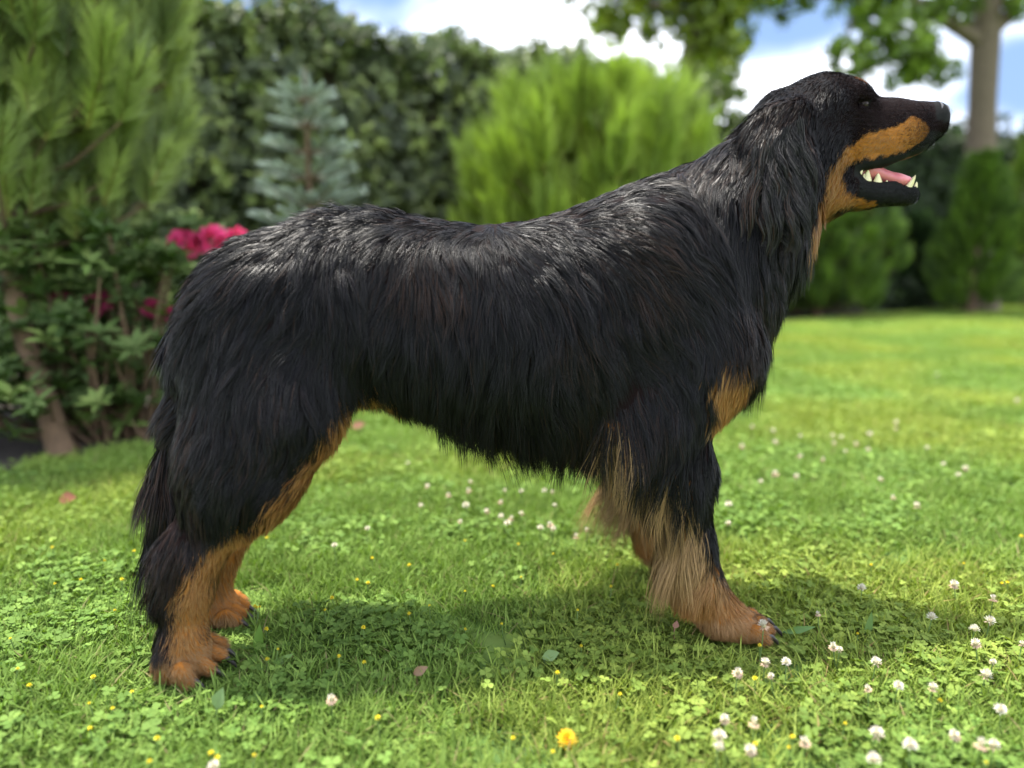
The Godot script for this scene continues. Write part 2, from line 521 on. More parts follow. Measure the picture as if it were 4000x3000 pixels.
# [place, direction along the coat in the dog's own plane (forward, up), hair length, lift from the skin in degrees, which part of the coat]
# parts: 0 coat, 1 tail, 2 ear, 3 leg feathering, 4 face
func coat_guides() -> Array:
	var g := []
	for a in [
		# back
		[Vector3(-0.3803, 0.55, 0.03), -0.8, -0.5, 34, 28, 0], [Vector3(-0.3075, 0.6018, 0.03), -0.9, -0.1, 32, 36, 0], [Vector3(-0.2156, 0.6241, 0.02), -0.75, 0.25, 38, 42, 0], [Vector3(-0.1454, 0.6214, 0.02), -0.6, -0.1, 30, 34, 0],
		[Vector3(-0.037, 0.6154, 0.02), -0.3, -0.4, 26, 26, 0], [Vector3(0.0751, 0.6238, 0.02), 0.5, -0.3, 30, 20, 0], [Vector3(0.1679, 0.6533, 0.03), 0.8, -0.1, 34, 20, 0], [Vector3(0.2447, 0.691, 0.03), 0.5, -0.4, 38, 18, 0],
		[Vector3(0.3102, 0.7362, 0.03), 0.0, -0.7, 35, 18, 0], [Vector3(0.3604, 0.7739, 0.03), -0.5, -0.7, 30, 18, 0],
		# flank, ribs, shoulder, neck
		[Vector3(-0.3398, 0.5273, 0.1), -0.5, -0.7, 42, 18, 0], [Vector3(-0.2433, 0.5598, 0.1), -0.25, -0.9, 40, 15, 0], [Vector3(-0.1456, 0.5435, 0.12), -0.1, -0.9, 42, 15, 0], [Vector3(-0.0465, 0.5434, 0.12), 0.25, -0.9, 42, 15, 0],
		[Vector3(0.056, 0.5601, 0.12), 0.7, -0.6, 45, 15, 0], [Vector3(0.1239, 0.5263, 0.13), 0.65, -0.75, 45, 15, 0], [Vector3(0.2003, 0.595, 0.11), 0.85, -0.4, 45, 15, 0], [Vector3(0.2581, 0.6307, 0.1), 0.75, -0.5, 45, 16, 0],
		[Vector3(0.313, 0.6662, 0.1), 0.55, -0.8, 45, 18, 0], [Vector3(0.2144, 0.4913, 0.13), 0.5, -0.85, 45, 15, 0], [Vector3(0.1256, 0.4227, 0.13), 0.35, -0.95, 48, 14, 0], [Vector3(0.0199, 0.442, 0.13), 0.1, -1, 52, 14, 0],
		[Vector3(-0.0815, 0.4427, 0.12), 0.1, -1, 52, 14, 0], [Vector3(-0.1654, 0.442, 0.1), -0.1, -1, 45, 14, 0], [Vector3(0.3001, 0.5249, 0.1), 0.4, -0.9, 50, 15, 0], [Vector3(0.3809, 0.5609, 0.09), 0.1, -1, 46, 14, 0], [Vector3(0.3757, 0.6322, 0.1), 0.2, -1, 30, 12, 0], [Vector3(0.4349, 0.6163, 0.08), 0.0, -1, 28, 12, 0],
		[Vector3(0.4557, 0.599, 0.06), -0.1, -1, 50, 18, 0], [Vector3(0.5042, 0.5421, 0.02), -0.15, -1, 50, 22, 0], [Vector3(0.4217, 0.4446, 0.04), -0.1, -1, 55, 22, 0], [Vector3(0.3509, 0.3847, 0.08), -0.05, -1, 28, 10, 0], [Vector3(0.3154, 0.4371, 0.1), 0.0, -1, 24, 10, 0], [Vector3(0.3727, 0.3155, 0.05), -0.15, -1, 34, 16, 0],
		[Vector3(0.2767, 0.4182, 0.12), 0.1, -1, 40, 13, 0],
		# belly
		[Vector3(0.1794, 0.3131, 0.08), 0, -1, 60, 14, 0], [Vector3(0.067, 0.3149, 0.07), 0.05, -1, 64, 14, 0], [Vector3(-0.0442, 0.345, 0.07), 0, -1, 60, 14, 0], [Vector3(-0.1333, 0.3752, 0.06), 0, -1, 42, 14, 0], [Vector3(-0.1867, 0.3786, 0.05), 0, -1, 28, 14, 0],
		[Vector3(0.1629, 0.279, 0), 0, -1, 60, 20, 0], [Vector3(0.0008, 0.3134, 0), 0, -1, 55, 20, 0], [Vector3(-0.1338, 0.3571, 0), 0, -1, 34, 20, 0],
		# thigh and hind leg
		[Vector3(-0.4161, 0.4761, 0.06), -0.6, -0.8, 42, 20, 0], [Vector3(-0.4231, 0.3745, 0.07), -0.5, -0.85, 40, 20, 0], [Vector3(-0.3399, 0.4473, 0.12), -0.65, -0.75, 45, 16, 0], [Vector3(-0.2774, 0.4462, 0.12), -0.35, -0.9, 42, 14, 0],
		[Vector3(-0.2322, 0.3782, 0.12), -0.3, -0.95, 34, 13, 0], [Vector3(-0.3306, 0.3306, 0.12), -0.5, -0.85, 42, 15, 0], [Vector3(-0.286, 0.2917, 0.11), -0.4, -0.9, 26, 13, 0], [Vector3(-0.2775, 0.2664, 0.06), -0.4, -0.9, 18, 12, 0], [Vector3(-0.387, 0.2585, 0.1), -0.35, -0.95, 34, 15, 0],
		[Vector3(-0.3747, 0.1939, 0.1), -0.25, -1, 12, 10, 0], [Vector3(-0.4476, 0.1621, 0.09), -0.4, -0.9, 36, 22, 3], [Vector3(-0.4528, 0.0856, 0.09), -0.25, -1, 27, 20, 3], [Vector3(-0.4164, 0.0987, 0.1), 0, -1, 9, 10, 0], [Vector3(-0.4276, 0.0254, 0.1), 0.3, -0.9, 7, 10, 0], [Vector3(-0.3911, 0.0259, 0.1), 0.7, -0.6, 6, 9, 0],
		# tail
		[Vector3(-0.4331, 0.4377, 0.02), -0.1, -1, 48, 20, 1], [Vector3(-0.4563, 0.2929, 0.02), -0.1, -1, 62, 22, 1], [Vector3(-0.4784, 0.1695, 0.02), -0.1, -1, 72, 18, 1],
		# foreleg
		[Vector3(0.2462, 0.3176, 0.11), 0, -1, 30, 13, 0], [Vector3(0.3071, 0.2629, 0.1), -0.05, -1, 16, 11, 0], [Vector3(0.3132, 0.1641, 0.1), 0, -1, 11, 10, 0], [Vector3(0.2236, 0.2933, 0.1), -0.32, -0.95, 78, 22, 3], [Vector3(0.2451, 0.227, 0.1), -0.34, -0.95, 96, 22, 3],
		[Vector3(0.2628, 0.1711, 0.1), -0.45, -1, 74, 22, 3], [Vector3(0.2849, 0.1137, 0.1), -0.2, -1, 34, 16, 3], [Vector3(0.327, 0.0782, 0.1), 0.25, -1, 12, 11, 0], [Vector3(0.3623, 0.0301, 0.1), 0.6, -0.7, 8, 10, 0], [Vector3(0.4222, 0.0127, 0.1), 0.8, -0.5, 6.5, 9, 0],
		# head
		[Vector3(0.5046, 0.8373, 0.0217), -0.5, -0.5, 9, 11, 4], [Vector3(0.4544, 0.8038, 0.0401), -0.5, -0.7, 12, 11, 4], [Vector3(0.5426, 0.8248, 0.0415), -0.7, -0.2, 6.5, 11, 4], [Vector3(0.5031, 0.7826, 0.0625), -0.6, -0.7, 9, 10, 4], [Vector3(0.4879, 0.7433, 0.0587), -0.6, -0.8, 13, 11, 4],
		[Vector3(0.4875, 0.6936, 0.0483), -0.5, -0.9, 17, 13, 4], [Vector3(0.592, 0.7801, 0.0538), -1, -0.15, 5, 9, 4], [Vector3(0.6527, 0.77, 0.0586), -1, -0.3, 4.5, 9, 4], [Vector3(0.621, 0.8041, 0.0404), -1, 0, 4, 8, 4], [Vector3(0.5917, 0.6608, 0.0383), -1, -0.1, 6, 10, 4],
		[Vector3(0.5385, 0.6655, 0.0404), -0.8, -0.5, 9, 12, 4], [Vector3(0.5338, 0.6288, 0.0187), -0.4, -1, 24, 18, 0], [Vector3(0.5703, 0.7456, 0.0587), -1, -0.35, 6, 9, 4],
		# ear and the nape behind it
		[Vector3(0.4292, 0.7867, 0.0647), -0.6, -0.4, 18, 10, 2], [Vector3(0.3981, 0.7535, 0.0673), -0.45, -0.9, 40, 16, 2], [Vector3(0.4357, 0.7299, 0.0869), 0.06, -1, 26, 7, 2], [Vector3(0.4054, 0.6866, 0.0897), -0.08, -1, 40, 8, 2], [Vector3(0.4298, 0.6793, 0.0958), 0.04, -1, 40, 7, 2],
		[Vector3(0.4263, 0.6484, 0.0846), 0.05, -1, 50, 8, 2], [Vector3(0.4189, 0.7232, 0.0828), -0.05, -1, 32, 8, 2], [Vector3(0.3818, 0.7614, 0.06), -0.75, -0.6, 44, 18, 0], [Vector3(0.4038, 0.7934, 0.03), -0.7, -0.5, 24, 14, 0], [Vector3(0.3507, 0.7149, 0.08), -0.5, -0.8, 45, 16, 0],
	]:
		g.append(a)
	return g

func inside_any(list: Array[PackedVector2Array], p: Vector2) -> bool:
	for poly in list:
		if Geometry2D.is_point_in_polygon(p, poly):
			return true
	return false

# 0 black, 1 tan, for a point of the coat in the dog's frame
func tan_at(p: Vector3) -> float:
	var wob := Vector3(ripple.get_noise_3dv(p * 60.0), ripple.get_noise_3dv(p * 60.0 + Vector3(7, 3, 1)), 0) * (0.0025 if p.y > 0.62 else 0.006)
	var q := p + wob
	var h := head_turn.affine_inverse() * q
	if h.x > -0.02 and h.y > -0.22:
		if inside_any(tan_head, Vector2(h.x, h.y)):
			return 1.0
		# spot above each eye
		if Vector2(h.x - 0.066, h.y - 0.048).length() < 0.011 and absf(h.z) > 0.012 and absf(h.z) < 0.034:
			return 1.0
	if absf(q.z) < 0.035 and inside_any([tan_near[4]], Vector2(q.x, q.y)):
		return 1.0
	if q.z > 0.02:
		for i in 4:
			if Geometry2D.is_point_in_polygon(Vector2(q.x, q.y), tan_near[i]):
				return 1.0
	elif q.z < -0.02:
		if q.x > 0.1 and q.y < 0.31 and not (q.y > 0.26 and q.x > 0.3):
			return 1.0
		if q.x < 0.0 and q.y < 0.20:
			return 1.0
	if Geometry2D.is_point_in_polygon(Vector2(q.x, q.y), tan_near[3]):
		return 1.0
	return 0.0

func make_dog() -> void:
	tan_head = [PackedVector2Array([Vector2(0.1407, -0.0005), Vector2(0.121, -0.0144), Vector2(0.0994, -0.0196), Vector2(0.0742, -0.0276), Vector2(0.0564, -0.0388), Vector2(0.0423, -0.0493), Vector2(0.0301, -0.0622), Vector2(0.0198, -0.0771), Vector2(0.0134, -0.0958), Vector2(0.0093, -0.1223), Vector2(-0.0004, -0.149), Vector2(-0.0027, -0.1759), Vector2(0.039, -0.1723), Vector2(0.0415, -0.1416), Vector2(0.0458, -0.1321), Vector2(0.0663, -0.1296), Vector2(0.1039, -0.1315), Vector2(0.0959, -0.1242), Vector2(0.0655, -0.1175), Vector2(0.0489, -0.1045), Vector2(0.0411, -0.0878), Vector2(0.046, -0.0722), Vector2(0.0619, -0.0641), Vector2(0.0875, -0.0593), Vector2(0.1131, -0.0555), Vector2(0.1347, -0.0488), Vector2(0.1558, -0.0388), Vector2(0.166, -0.0207), Vector2(0.1569, -0.007)])]
	bare_head = [PackedVector2Array([Vector2(0.0618, -0.0696), Vector2(0.0994, -0.0624), Vector2(0.1441, -0.0523), Vector2(0.1731, -0.0387), Vector2(0.1826, -0.0635), Vector2(0.1776, -0.0939), Vector2(0.1549, -0.0937), Vector2(0.1173, -0.099), Vector2(0.0749, -0.0936), Vector2(0.059, -0.0849)])]
	tan_near = [
		PackedVector2Array([Vector2(0.2935, 0.4202), Vector2(0.3166, 0.4368), Vector2(0.3616, 0.4151), Vector2(0.3885, 0.3644), Vector2(0.3743, 0.3218), Vector2(0.3505, 0.3069), Vector2(0.3317, 0.3194), Vector2(0.31, 0.355)]),
		PackedVector2Array([Vector2(0.1553, 0.3469), Vector2(0.1849, 0.3496), Vector2(0.2011, 0.303), Vector2(0.2398, 0.279), Vector2(0.2716, 0.251), Vector2(0.2913, 0.1962), Vector2(0.3134, 0.14), Vector2(0.3327, 0.1109), Vector2(0.4474, 0.0416), Vector2(0.4507, -0.0129), Vector2(0.2528, 0.0041), Vector2(0.1529, 0.0841), Vector2(0.1313, 0.2389)]),
		PackedVector2Array([Vector2(-0.1839, 0.3871), Vector2(-0.1988, 0.342), Vector2(-0.2562, 0.2448), Vector2(-0.3352, 0.1951), Vector2(-0.377, 0.1543), Vector2(-0.3979, 0.0788), Vector2(-0.3985, 0.0677), Vector2(-0.3456, 0.0596), Vector2(-0.3359, -0.0134), Vector2(-0.4692, -0.0082), Vector2(-0.4688, 0.044), Vector2(-0.4358, 0.0504), Vector2(-0.4342, 0.1001), Vector2(-0.4106, 0.1638), Vector2(-0.3759, 0.2011), Vector2(-0.3566, 0.225), Vector2(-0.3096, 0.2439), Vector2(-0.2678, 0.2881), Vector2(-0.2289, 0.343), Vector2(-0.2073, 0.3877)]),
		PackedVector2Array([Vector2(-0.1908, 0.3977), Vector2(-0.151, 0.4005), Vector2(-0.1411, 0.3589), Vector2(-0.1565, 0.3291), Vector2(-0.1965, 0.3305)]),
		PackedVector2Array([Vector2(0.5157, 0.6496), Vector2(0.5618, 0.6502), Vector2(0.5594, 0.6224), Vector2(0.5534, 0.5823), Vector2(0.5451, 0.5419), Vector2(0.5309, 0.4888), Vector2(0.4907, 0.4563), Vector2(0.4998, 0.4891), Vector2(0.5163, 0.5419), Vector2(0.5241, 0.5902)]),
	]
	var root := thing("dog", Vector3(-0.04, 0, -1.075), 0.15708)
	tag(root, "large black and tan long-haired dog standing in profile with open mouth", "dog")

	var body := solid(body_limbs(), Vector3(-0.66, -0.004, -0.20), Vector3(0.72, 0.98, 0.20), 0.0095)
	var skull := solid(head_limbs(), Vector3(-0.17, -0.21, -0.125), Vector3(0.24, 0.085, 0.125), 0.0042)
	for paw in [
		paw_limbs([Vector3(0.3423, 0.0429, 0.106), Vector3(0.3764, 0.0236, 0.106), 0.027, 0.022, 1.5, 0.02, 1], [[0.070, 2965, 2455, 0.0125], [0.094, 3000, 2455, 0.0135], [0.119, 2995, 2464, 0.0135], [0.143, 2945, 2470, 0.0125]]),
		paw_limbs([Vector3(-0.4303, 0.0437, 0.092), Vector3(-0.4246, 0.0282, 0.092), 0.026, 0.022, 1.3, 0.02, 1], [[0.056, 835, 2570, 0.012], [0.080, 845, 2580, 0.013], [0.106, 820, 2592, 0.0135], [0.130, 765, 2600, 0.013]]),
		paw_limbs([Vector3(-0.4334, 0.0299, -0.07), Vector3(-0.4164, 0.0221, -0.07), 0.026, 0.021, 1.3, 0.02, 1], [[-0.035, 945, 2385, 0.012], [-0.058, 955, 2385, 0.013], [-0.083, 950, 2385, 0.013], [-0.106, 930, 2385, 0.012]]),
	]:
		var mid: Vector3 = paw[0][1]
		var foot := solid(paw, Vector3(mid.x - 0.07, -0.004, mid.z - 0.07), Vector3(mid.x + 0.09, 0.10, mid.z + 0.07), 0.0036)
		var first := body.v.size()
		for i in foot.v.size():
			body.put(foot.v[i], foot.n[i], Color.WHITE)
		for i in foot.ix:
			body.ix.append(first + i)
	var start := body.v.size()
	for i in skull.v.size():
		body.put(head_turn * skull.v[i], head_turn.basis * skull.n[i], Color.WHITE)
	for i in skull.ix:
		body.ix.append(start + i)

	# coat direction, length and part at every point of the skin
	var guides := coat_guides()
	var gp := PackedVector3Array()
	for g in guides:
		gp.append(Vector3(g[0].x, g[0].y, absf(g[0].z)))
	var nv := body.v.size()
	var flow := PackedVector3Array()
	var long := PackedFloat32Array()
	var lift := PackedFloat32Array()
	var which := PackedInt32Array()
	flow.resize(nv)
	long.resize(nv)
	lift.resize(nv)
	which.resize(nv)
	var black_skin := Color(0.008, 0.0075, 0.0075)
	var tan_skin := Color(0.36, 0.14, 0.03)
	var lip := Color(0.014, 0.0125, 0.0135)
	var gum := Color(0.13, 0.045, 0.045)
	for i in nv:
		var p := body.v[i]
		var m := Vector3(p.x, p.y, absf(p.z))
		var sum := 0.0
		var d := Vector2.ZERO
		var ll := 0.0
		var lf := 0.0
		var best := 0.0
		var bi := 0
		for k in gp.size():
			var r := m.distance_squared_to(gp[k]) + 1e-5
			var w := 1.0 / (r * r)
			var g: Array = guides[k]
			sum += w
			d += Vector2(g[1], g[2]) * w
			ll += float(g[3]) * w
			lf += float(g[4]) * w
			if w > best:
				best = w
				bi = k
		d = d.normalized()
		flow[i] = Vector3(d.x, d.y, 0)
		long[i] = ll / sum * 0.001
		lift[i] = deg_to_rad(lf / sum)
		which[i] = guides[bi][5]
		var t := tan_at(p)
		var col := black_skin.lerp(tan_skin, t)
		if t > 0.5 and i >= start:
			col = tan_skin.lerp(black_skin, smoothstep(0.115, 0.18, skull.v[i - start].x) * 0.85)
		if i >= start:
			var h := skull.v[i - start]
			var to_eye := Vector3(h.x - 0.0699, h.y - 0.0203, absf(h.z) - 0.0362).length()
			if to_eye < 0.0105 or (h.x > 0.178 and h.y > -0.006):
				# eyelids and the leather of the nose carry no hair
				long[i] = 0.0
				col = lip
			elif inside_any(bare_head, Vector2(h.x, h.y)):
				long[i] = 0.0
				col = lip if absf(h.z) > 0.016 else gum
			elif t < 0.5 and h.x > 0.07 and h.y < -0.02 and h.x - h.y * 0.3 > 0.09:
				long[i] = minf(long[i], 0.0035)
				col = lip
		body.c[i] = col
	var skin := StandardMaterial3D.new()
	skin.vertex_color_use_as_albedo = true
	skin.roughness = 0.7
	skin.metallic_specular = 0.15
	part("body", body.mesh(), skin, root)

	# the coat, hair by hair
	var coats: Array[Shape] = [Shape.new(), Shape.new(), Shape.new(), Shape.new(), Shape.new()]
	var owed := 0.0
	rng.seed = 11
	for f in range(0, body.ix.size(), 3):
		var i0 := body.ix[f]
		var i1 := body.ix[f + 1]
		var i2 := body.ix[f + 2]
		var a := body.v[i0]
		var b := body.v[i1]
		var c := body.v[i2]
		var mean := (long[i0] + long[i1] + long[i2]) / 3.0
		if mean < 0.002:
			continue
		var area := (b - a).cross(c - a).length() * 0.5
		var dense := clampf(8500.0 / mean, 185000.0, 520000.0)
		if a.z < -0.03:
			dense *= 0.3
		owed += area * dense
		while owed >= 1.0:
			owed -= 1.0
			var u := rng.randf()
			var w := rng.randf()
			if u + w > 1.0:
				u = 1.0 - u
				w = 1.0 - w
			var o := 1.0 - u - w
			var p := a * o + b * u + c * w
			var n := (body.n[i0] * o + body.n[i1] * u + body.n[i2] * w).normalized()
			hair(coats[which[i0]], p, n, flow[i0] * o + flow[i1] * u + flow[i2] * w, long[i0] * o + long[i1] * u + long[i2] * w, lift[i0], which[i0])
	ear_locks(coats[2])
	var fur := StandardMaterial3D.new()
	fur.albedo_color = lin(0.5, 0.5, 0.5)
	fur.vertex_color_use_as_albedo = true
	fur.roughness = 0.37
	fur.metallic_specular = 0.28
	fur.cull_mode = BaseMaterial3D.CULL_DISABLED
	var names := ["coat", "tail_plume", "ear_fringe", "leg_feathering", "face_fur"]
	for i in 5:
		var o := part(names[i], coats[i].mesh(), fur, root)
		o.set_meta("kind", "stuff")
	dog_face(root)

func hair(s: Shape, p: Vector3, n: Vector3, flow: Vector3, length: float, lift: float, which: int) -> void:
	var L := length * rng.randf_range(0.72, 1.18) * (1.0 + 0.25 * ripple.get_noise_3dv(p * 17.0))
	# neighbouring hairs fall into locks
	var cell := 0.015 if length > 0.02 else 0.006
	var cx := floori(p.x / cell)
	var cy := floori(p.y / cell)
	var cz := floori(p.z / cell)
	var hs := absi(cx * 73856093 ^ cy * 19349663 ^ cz * 83492791)
	var r1 := (hs % 1009) / 1009.0
	var r2 := ((hs / 1009) % 1013) / 1013.0
	var r3 := ((hs / 97) % 997) / 997.0
	if length > 0.052 and which == 0:
		L *= 0.75 + 0.6 * r2
	var lock := Vector3(cx + r1, cy + r2, cz + r3) * cell
	var bend := ripple.get_noise_3dv(p * 7.0) * 0.6 + (r1 - 0.5) * 0.36
	var t := flow - n * flow.dot(n)
	if t.length_squared() < 0.01:
		t = Vector3(-0.3, -1, 0)
		t -= n * t.dot(n)
	t = t.normalized().rotated(n, bend + rng.randf_range(-0.07, 0.07))
	var lf := 0.85 * lift * (0.35 + 0.4 * rng.randf() + (r2 - 0.5) * 0.55) * (1.0 + 0.5 * ripple.get_noise_3dv(p * 24.0 + Vector3(1, 5, 2)))
	var d := t * cos(lf) + n * sin(lf)
	var across := t.cross(n)
	var sag := 0.10 + 0.28 * clampf(length / 0.06, 0.0, 1.0)
	var wave := sin(r3 * TAU) * (0.06 if length > 0.025 else 0.02)
	var phase := r1 * TAU
	# locks also roll outwards from the body and back
	var roll_out := 0.0
	var rolls := 4.0 + 3.0 * r3
	if length > 0.022:
		roll_out = 0.045 * clampf(0.45 + 1.3 * ripple.get_noise_3dv(p * 5.0 + Vector3(4, 4, 9)), 0.0, 1.0) * (0.4 + r2)
	var pull := lock - p
	pull -= n * pull.dot(n)
	pull -= t * pull.dot(t)
	# colour
	var root_tan := tan_at(p + Vector3(rng.randfn(), rng.randfn(), 0) * (0.003 if p.y > 0.62 else 0.006))
	var col: Color
	if length < 0.02:
		lf += deg_to_rad(14.0 if length > 0.008 else 20.0)
		d = t * cos(lf) + n * sin(lf)
	if root_tan > 0.5:
		var k := rng.randf()
		var deep := Color(0.44, 0.16, 0.03).lerp(Color(0.74, 0.42, 0.15), k)
		if p.x > 0.1 and p.y > 0.09 and ((p.x < 0.31 and p.y < 0.36) or (p.x < 0.37 and p.y < 0.27)):
			# feathering is ash-blond, darker towards the elbow
			deep = deep.lerp(Color(0.67, 0.44, 0.205), clampf((p.y - 0.08) / 0.10, 0.0, 0.85))
			if rng.randf() < clampf((p.y - 0.24) / 0.1, 0.0, 0.4):
				deep = Color(0.06, 0.045, 0.035)
		elif p.x < 0.05 and p.x > -0.3 and p.y > 0.27 and absf(p.z) < 0.055:
			deep = Color(0.03, 0.026, 0.02) if rng.randf() < 0.5 else Color(0.34, 0.23, 0.08)
		elif p.y < 0.06:
			deep = deep.lerp(Color(0.66, 0.39, 0.18), 0.65)
		if p.x > 0.38 and p.y < 0.05 and rng.randf() < 0.25:
			deep = Color(0.05, 0.035, 0.03)
		elif p.y < 0.35 and rng.randf() < 0.12:
			deep = deep * 0.55
		col = deep
	if root_tan > 0.5 and p.y > 0.62 and p.x > 0.60:
		var on_head := head_turn.affine_inverse() * p
		for w in whisker_spots:
			if Vector2(on_head.x, on_head.y).distance_squared_to(w) < 7e-6:
				col = Color(0.02, 0.014, 0.012)
		# the tan darkens into the black of the lips and nose
		if rng.randf() < smoothstep(0.115, 0.18, on_head.x) * 0.85:
			col = Color(0.03, 0.02, 0.016)
	elif root_tan <= 0.5:
		var k := rng.randf()
		col = Color(0.0075, 0.0075, 0.0088).lerp(Color(0.02, 0.019, 0.021), k) * (0.7 + 0.7 * r2)
		var rusty := ripple.get_noise_3dv(p * 5.0 + Vector3(2, 8, 4)) * 0.5 - 0.04
		if p.x < -0.38 or which == 2:
			rusty += 0.35
		if rng.randf() < clampf(rusty, 0.03, 0.5):
			col = col.lerp(Color(0.06, 0.034, 0.024), 0.8)
	var width := lerpf(0.0006, 0.00085, clampf(length / 0.04, 0.0, 1.0)) * rng.randf_range(0.7, 1.25)
	var roll := rng.randf_range(-0.9, 0.9)
	var segs := 4 if length > 0.02 else 2
	var la := -1
	var lb := -1
	var last := p - n * 0.001
	for i in segs + 1:
		var s1 := float(i) / segs
		var q := p - n * 0.001 * (1.0 - s1) + d * (L * s1) + Vector3(0, -sag * L * s1 * s1, 0) + pull * (0.42 * s1 * s1) + across * (wave * L * (sin(phase + s1 * 5.0) - sin(phase))) + n * (roll_out * L * (1.0 - cos(s1 * rolls)))
		if q.y < 0.004:
			q.y = 0.004 + rng.randf() * 0.004
		var tg := (q - last).normalized() if i > 0 else d
		var nh := (n - tg * n.dot(tg)).normalized()
		var side := tg.cross(nh)
		if i == segs:
			var tip := s.put(q, nh, col)
			s.tri(la, lb, tip)
		else:
			var wd := side.rotated(tg, roll) * (width * 0.5 * (1.0 - 0.5 * s1))
			var ia := s.put(q - wd, nh * 0.62 - side * 0.78, col)
			var ib := s.put(q + wd, nh * 0.62 + side * 0.78, col)
			if i > 0:
				s.quad(la, lb, ib, ia)
			la = ia
			lb = ib
		last = q

# the long wavy locks that hang from each ear
func ear_locks(s: Shape) -> void:
	for sgn in [1.0, -1.0]:
		for i in 125 if sgn > 0 else 40:
			var u := rng.randf()
			var w := pow(rng.randf(), 0.8)
			var root := (Vector3(-0.1002, -0.0475, 0.106)).lerp(Vector3(-0.0425, -0.0199, 0.102), u).lerp((Vector3(-0.1044, -0.1236, 0.124)).lerp(Vector3(-0.0325, -0.1237, 0.118), u), w)
			root.z = (root.z + 0.004 + rng.randf() * 0.014) * sgn
			var long := lerpf(0.095, 0.080, w) * rng.randf_range(0.75, 1.2)
			var drift := lerpf(-0.42, 0.12, u) + rng.randf_range(-0.12, 0.12)
			var phase := rng.randf() * TAU
			var amp := rng.randf_range(0.004, 0.011)
			var turns := rng.randf_range(4.5, 8.5)
			var rust := rng.randf() < lerpf(0.55, 0.08, u)
			var tone := rng.randf_range(0.7, 1.5)
			for k in 44:
				var off := Vector3(rng.randfn(), rng.randfn() * 1.6, rng.randfn() * 0.6) * 0.0028
				var L := long * rng.randf_range(0.75, 1.1)
				var col := Color(0.024, 0.0225, 0.0235) * (tone * rng.randf_range(0.6, 1.5))  # lighter than the coat, standing in for the sheen on the ear
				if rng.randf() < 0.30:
					# silver sheen on the ear, painted as paler strands
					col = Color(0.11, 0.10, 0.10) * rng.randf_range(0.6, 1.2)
				elif rust and rng.randf() < 0.5:
					col = Color(0.075, 0.042, 0.03) * rng.randf_range(0.6, 1.3)
				var la := -1
				var lb := -1
				var last := root
				var width := 0.0008 * rng.randf_range(0.8, 1.3)
				var roll := rng.randf_range(-0.9, 0.9)
				for j in 8:
					var t := j / 7.0
					var q := root + off * (1.0 - 0.85 * t) + Vector3(drift * L * t * (1.0 - 0.45 * t), -L * t, 0)
					q += Vector3(sin(phase + t * turns) - sin(phase), 0, (cos(phase + t * turns) - cos(phase)) * 0.95 * sgn) * amp * (0.3 + t)
					q.z += sgn * 0.010 * t * (1.0 - t)
					var tg := (q - last).normalized() if j > 0 else Vector3(drift, -1, 0).normalized()
					var n := Vector3(0, 0.1, sgn)
					var nh := (n - tg * n.dot(tg)).normalized()
					var side := tg.cross(nh)
					var hq := head_turn * q
					var hn := head_turn.basis * nh
					var hs := head_turn.basis * side
					if j == 7:
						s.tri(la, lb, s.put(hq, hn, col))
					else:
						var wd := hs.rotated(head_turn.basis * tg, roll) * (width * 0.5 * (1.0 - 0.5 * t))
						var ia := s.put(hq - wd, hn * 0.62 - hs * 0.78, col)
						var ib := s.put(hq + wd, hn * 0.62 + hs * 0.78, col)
						if j > 0:
							s.quad(la, lb, ib, ia)
						la = ia
						lb = ib
					last = q

func cone_tooth(base: Vector3, tip: Vector3, wide: float, thick: float) -> Mesh:
	var s := Shape.new()
	var t := (tip - base)
	var path := []
	var radii := []
	for i in 6:
		var k := i / 5.0
		path.append(base + t * k)
		radii.append(wide * pow(1.0 - k, 0.75) + 0.0004)
	s.tube(path, radii, 8, Color.WHITE)
	for i in s.v.size():
		var q := s.v[i]
		var mid := base.z + (tip.z - base.z) * clampf((q.y - base.y) / (tip.y - base.y + 1e-6), 0.0, 1.0)
		s.v[i] = Vector3(q.x, q.y, mid + (q.z - mid) * thick)
	return s.mesh()

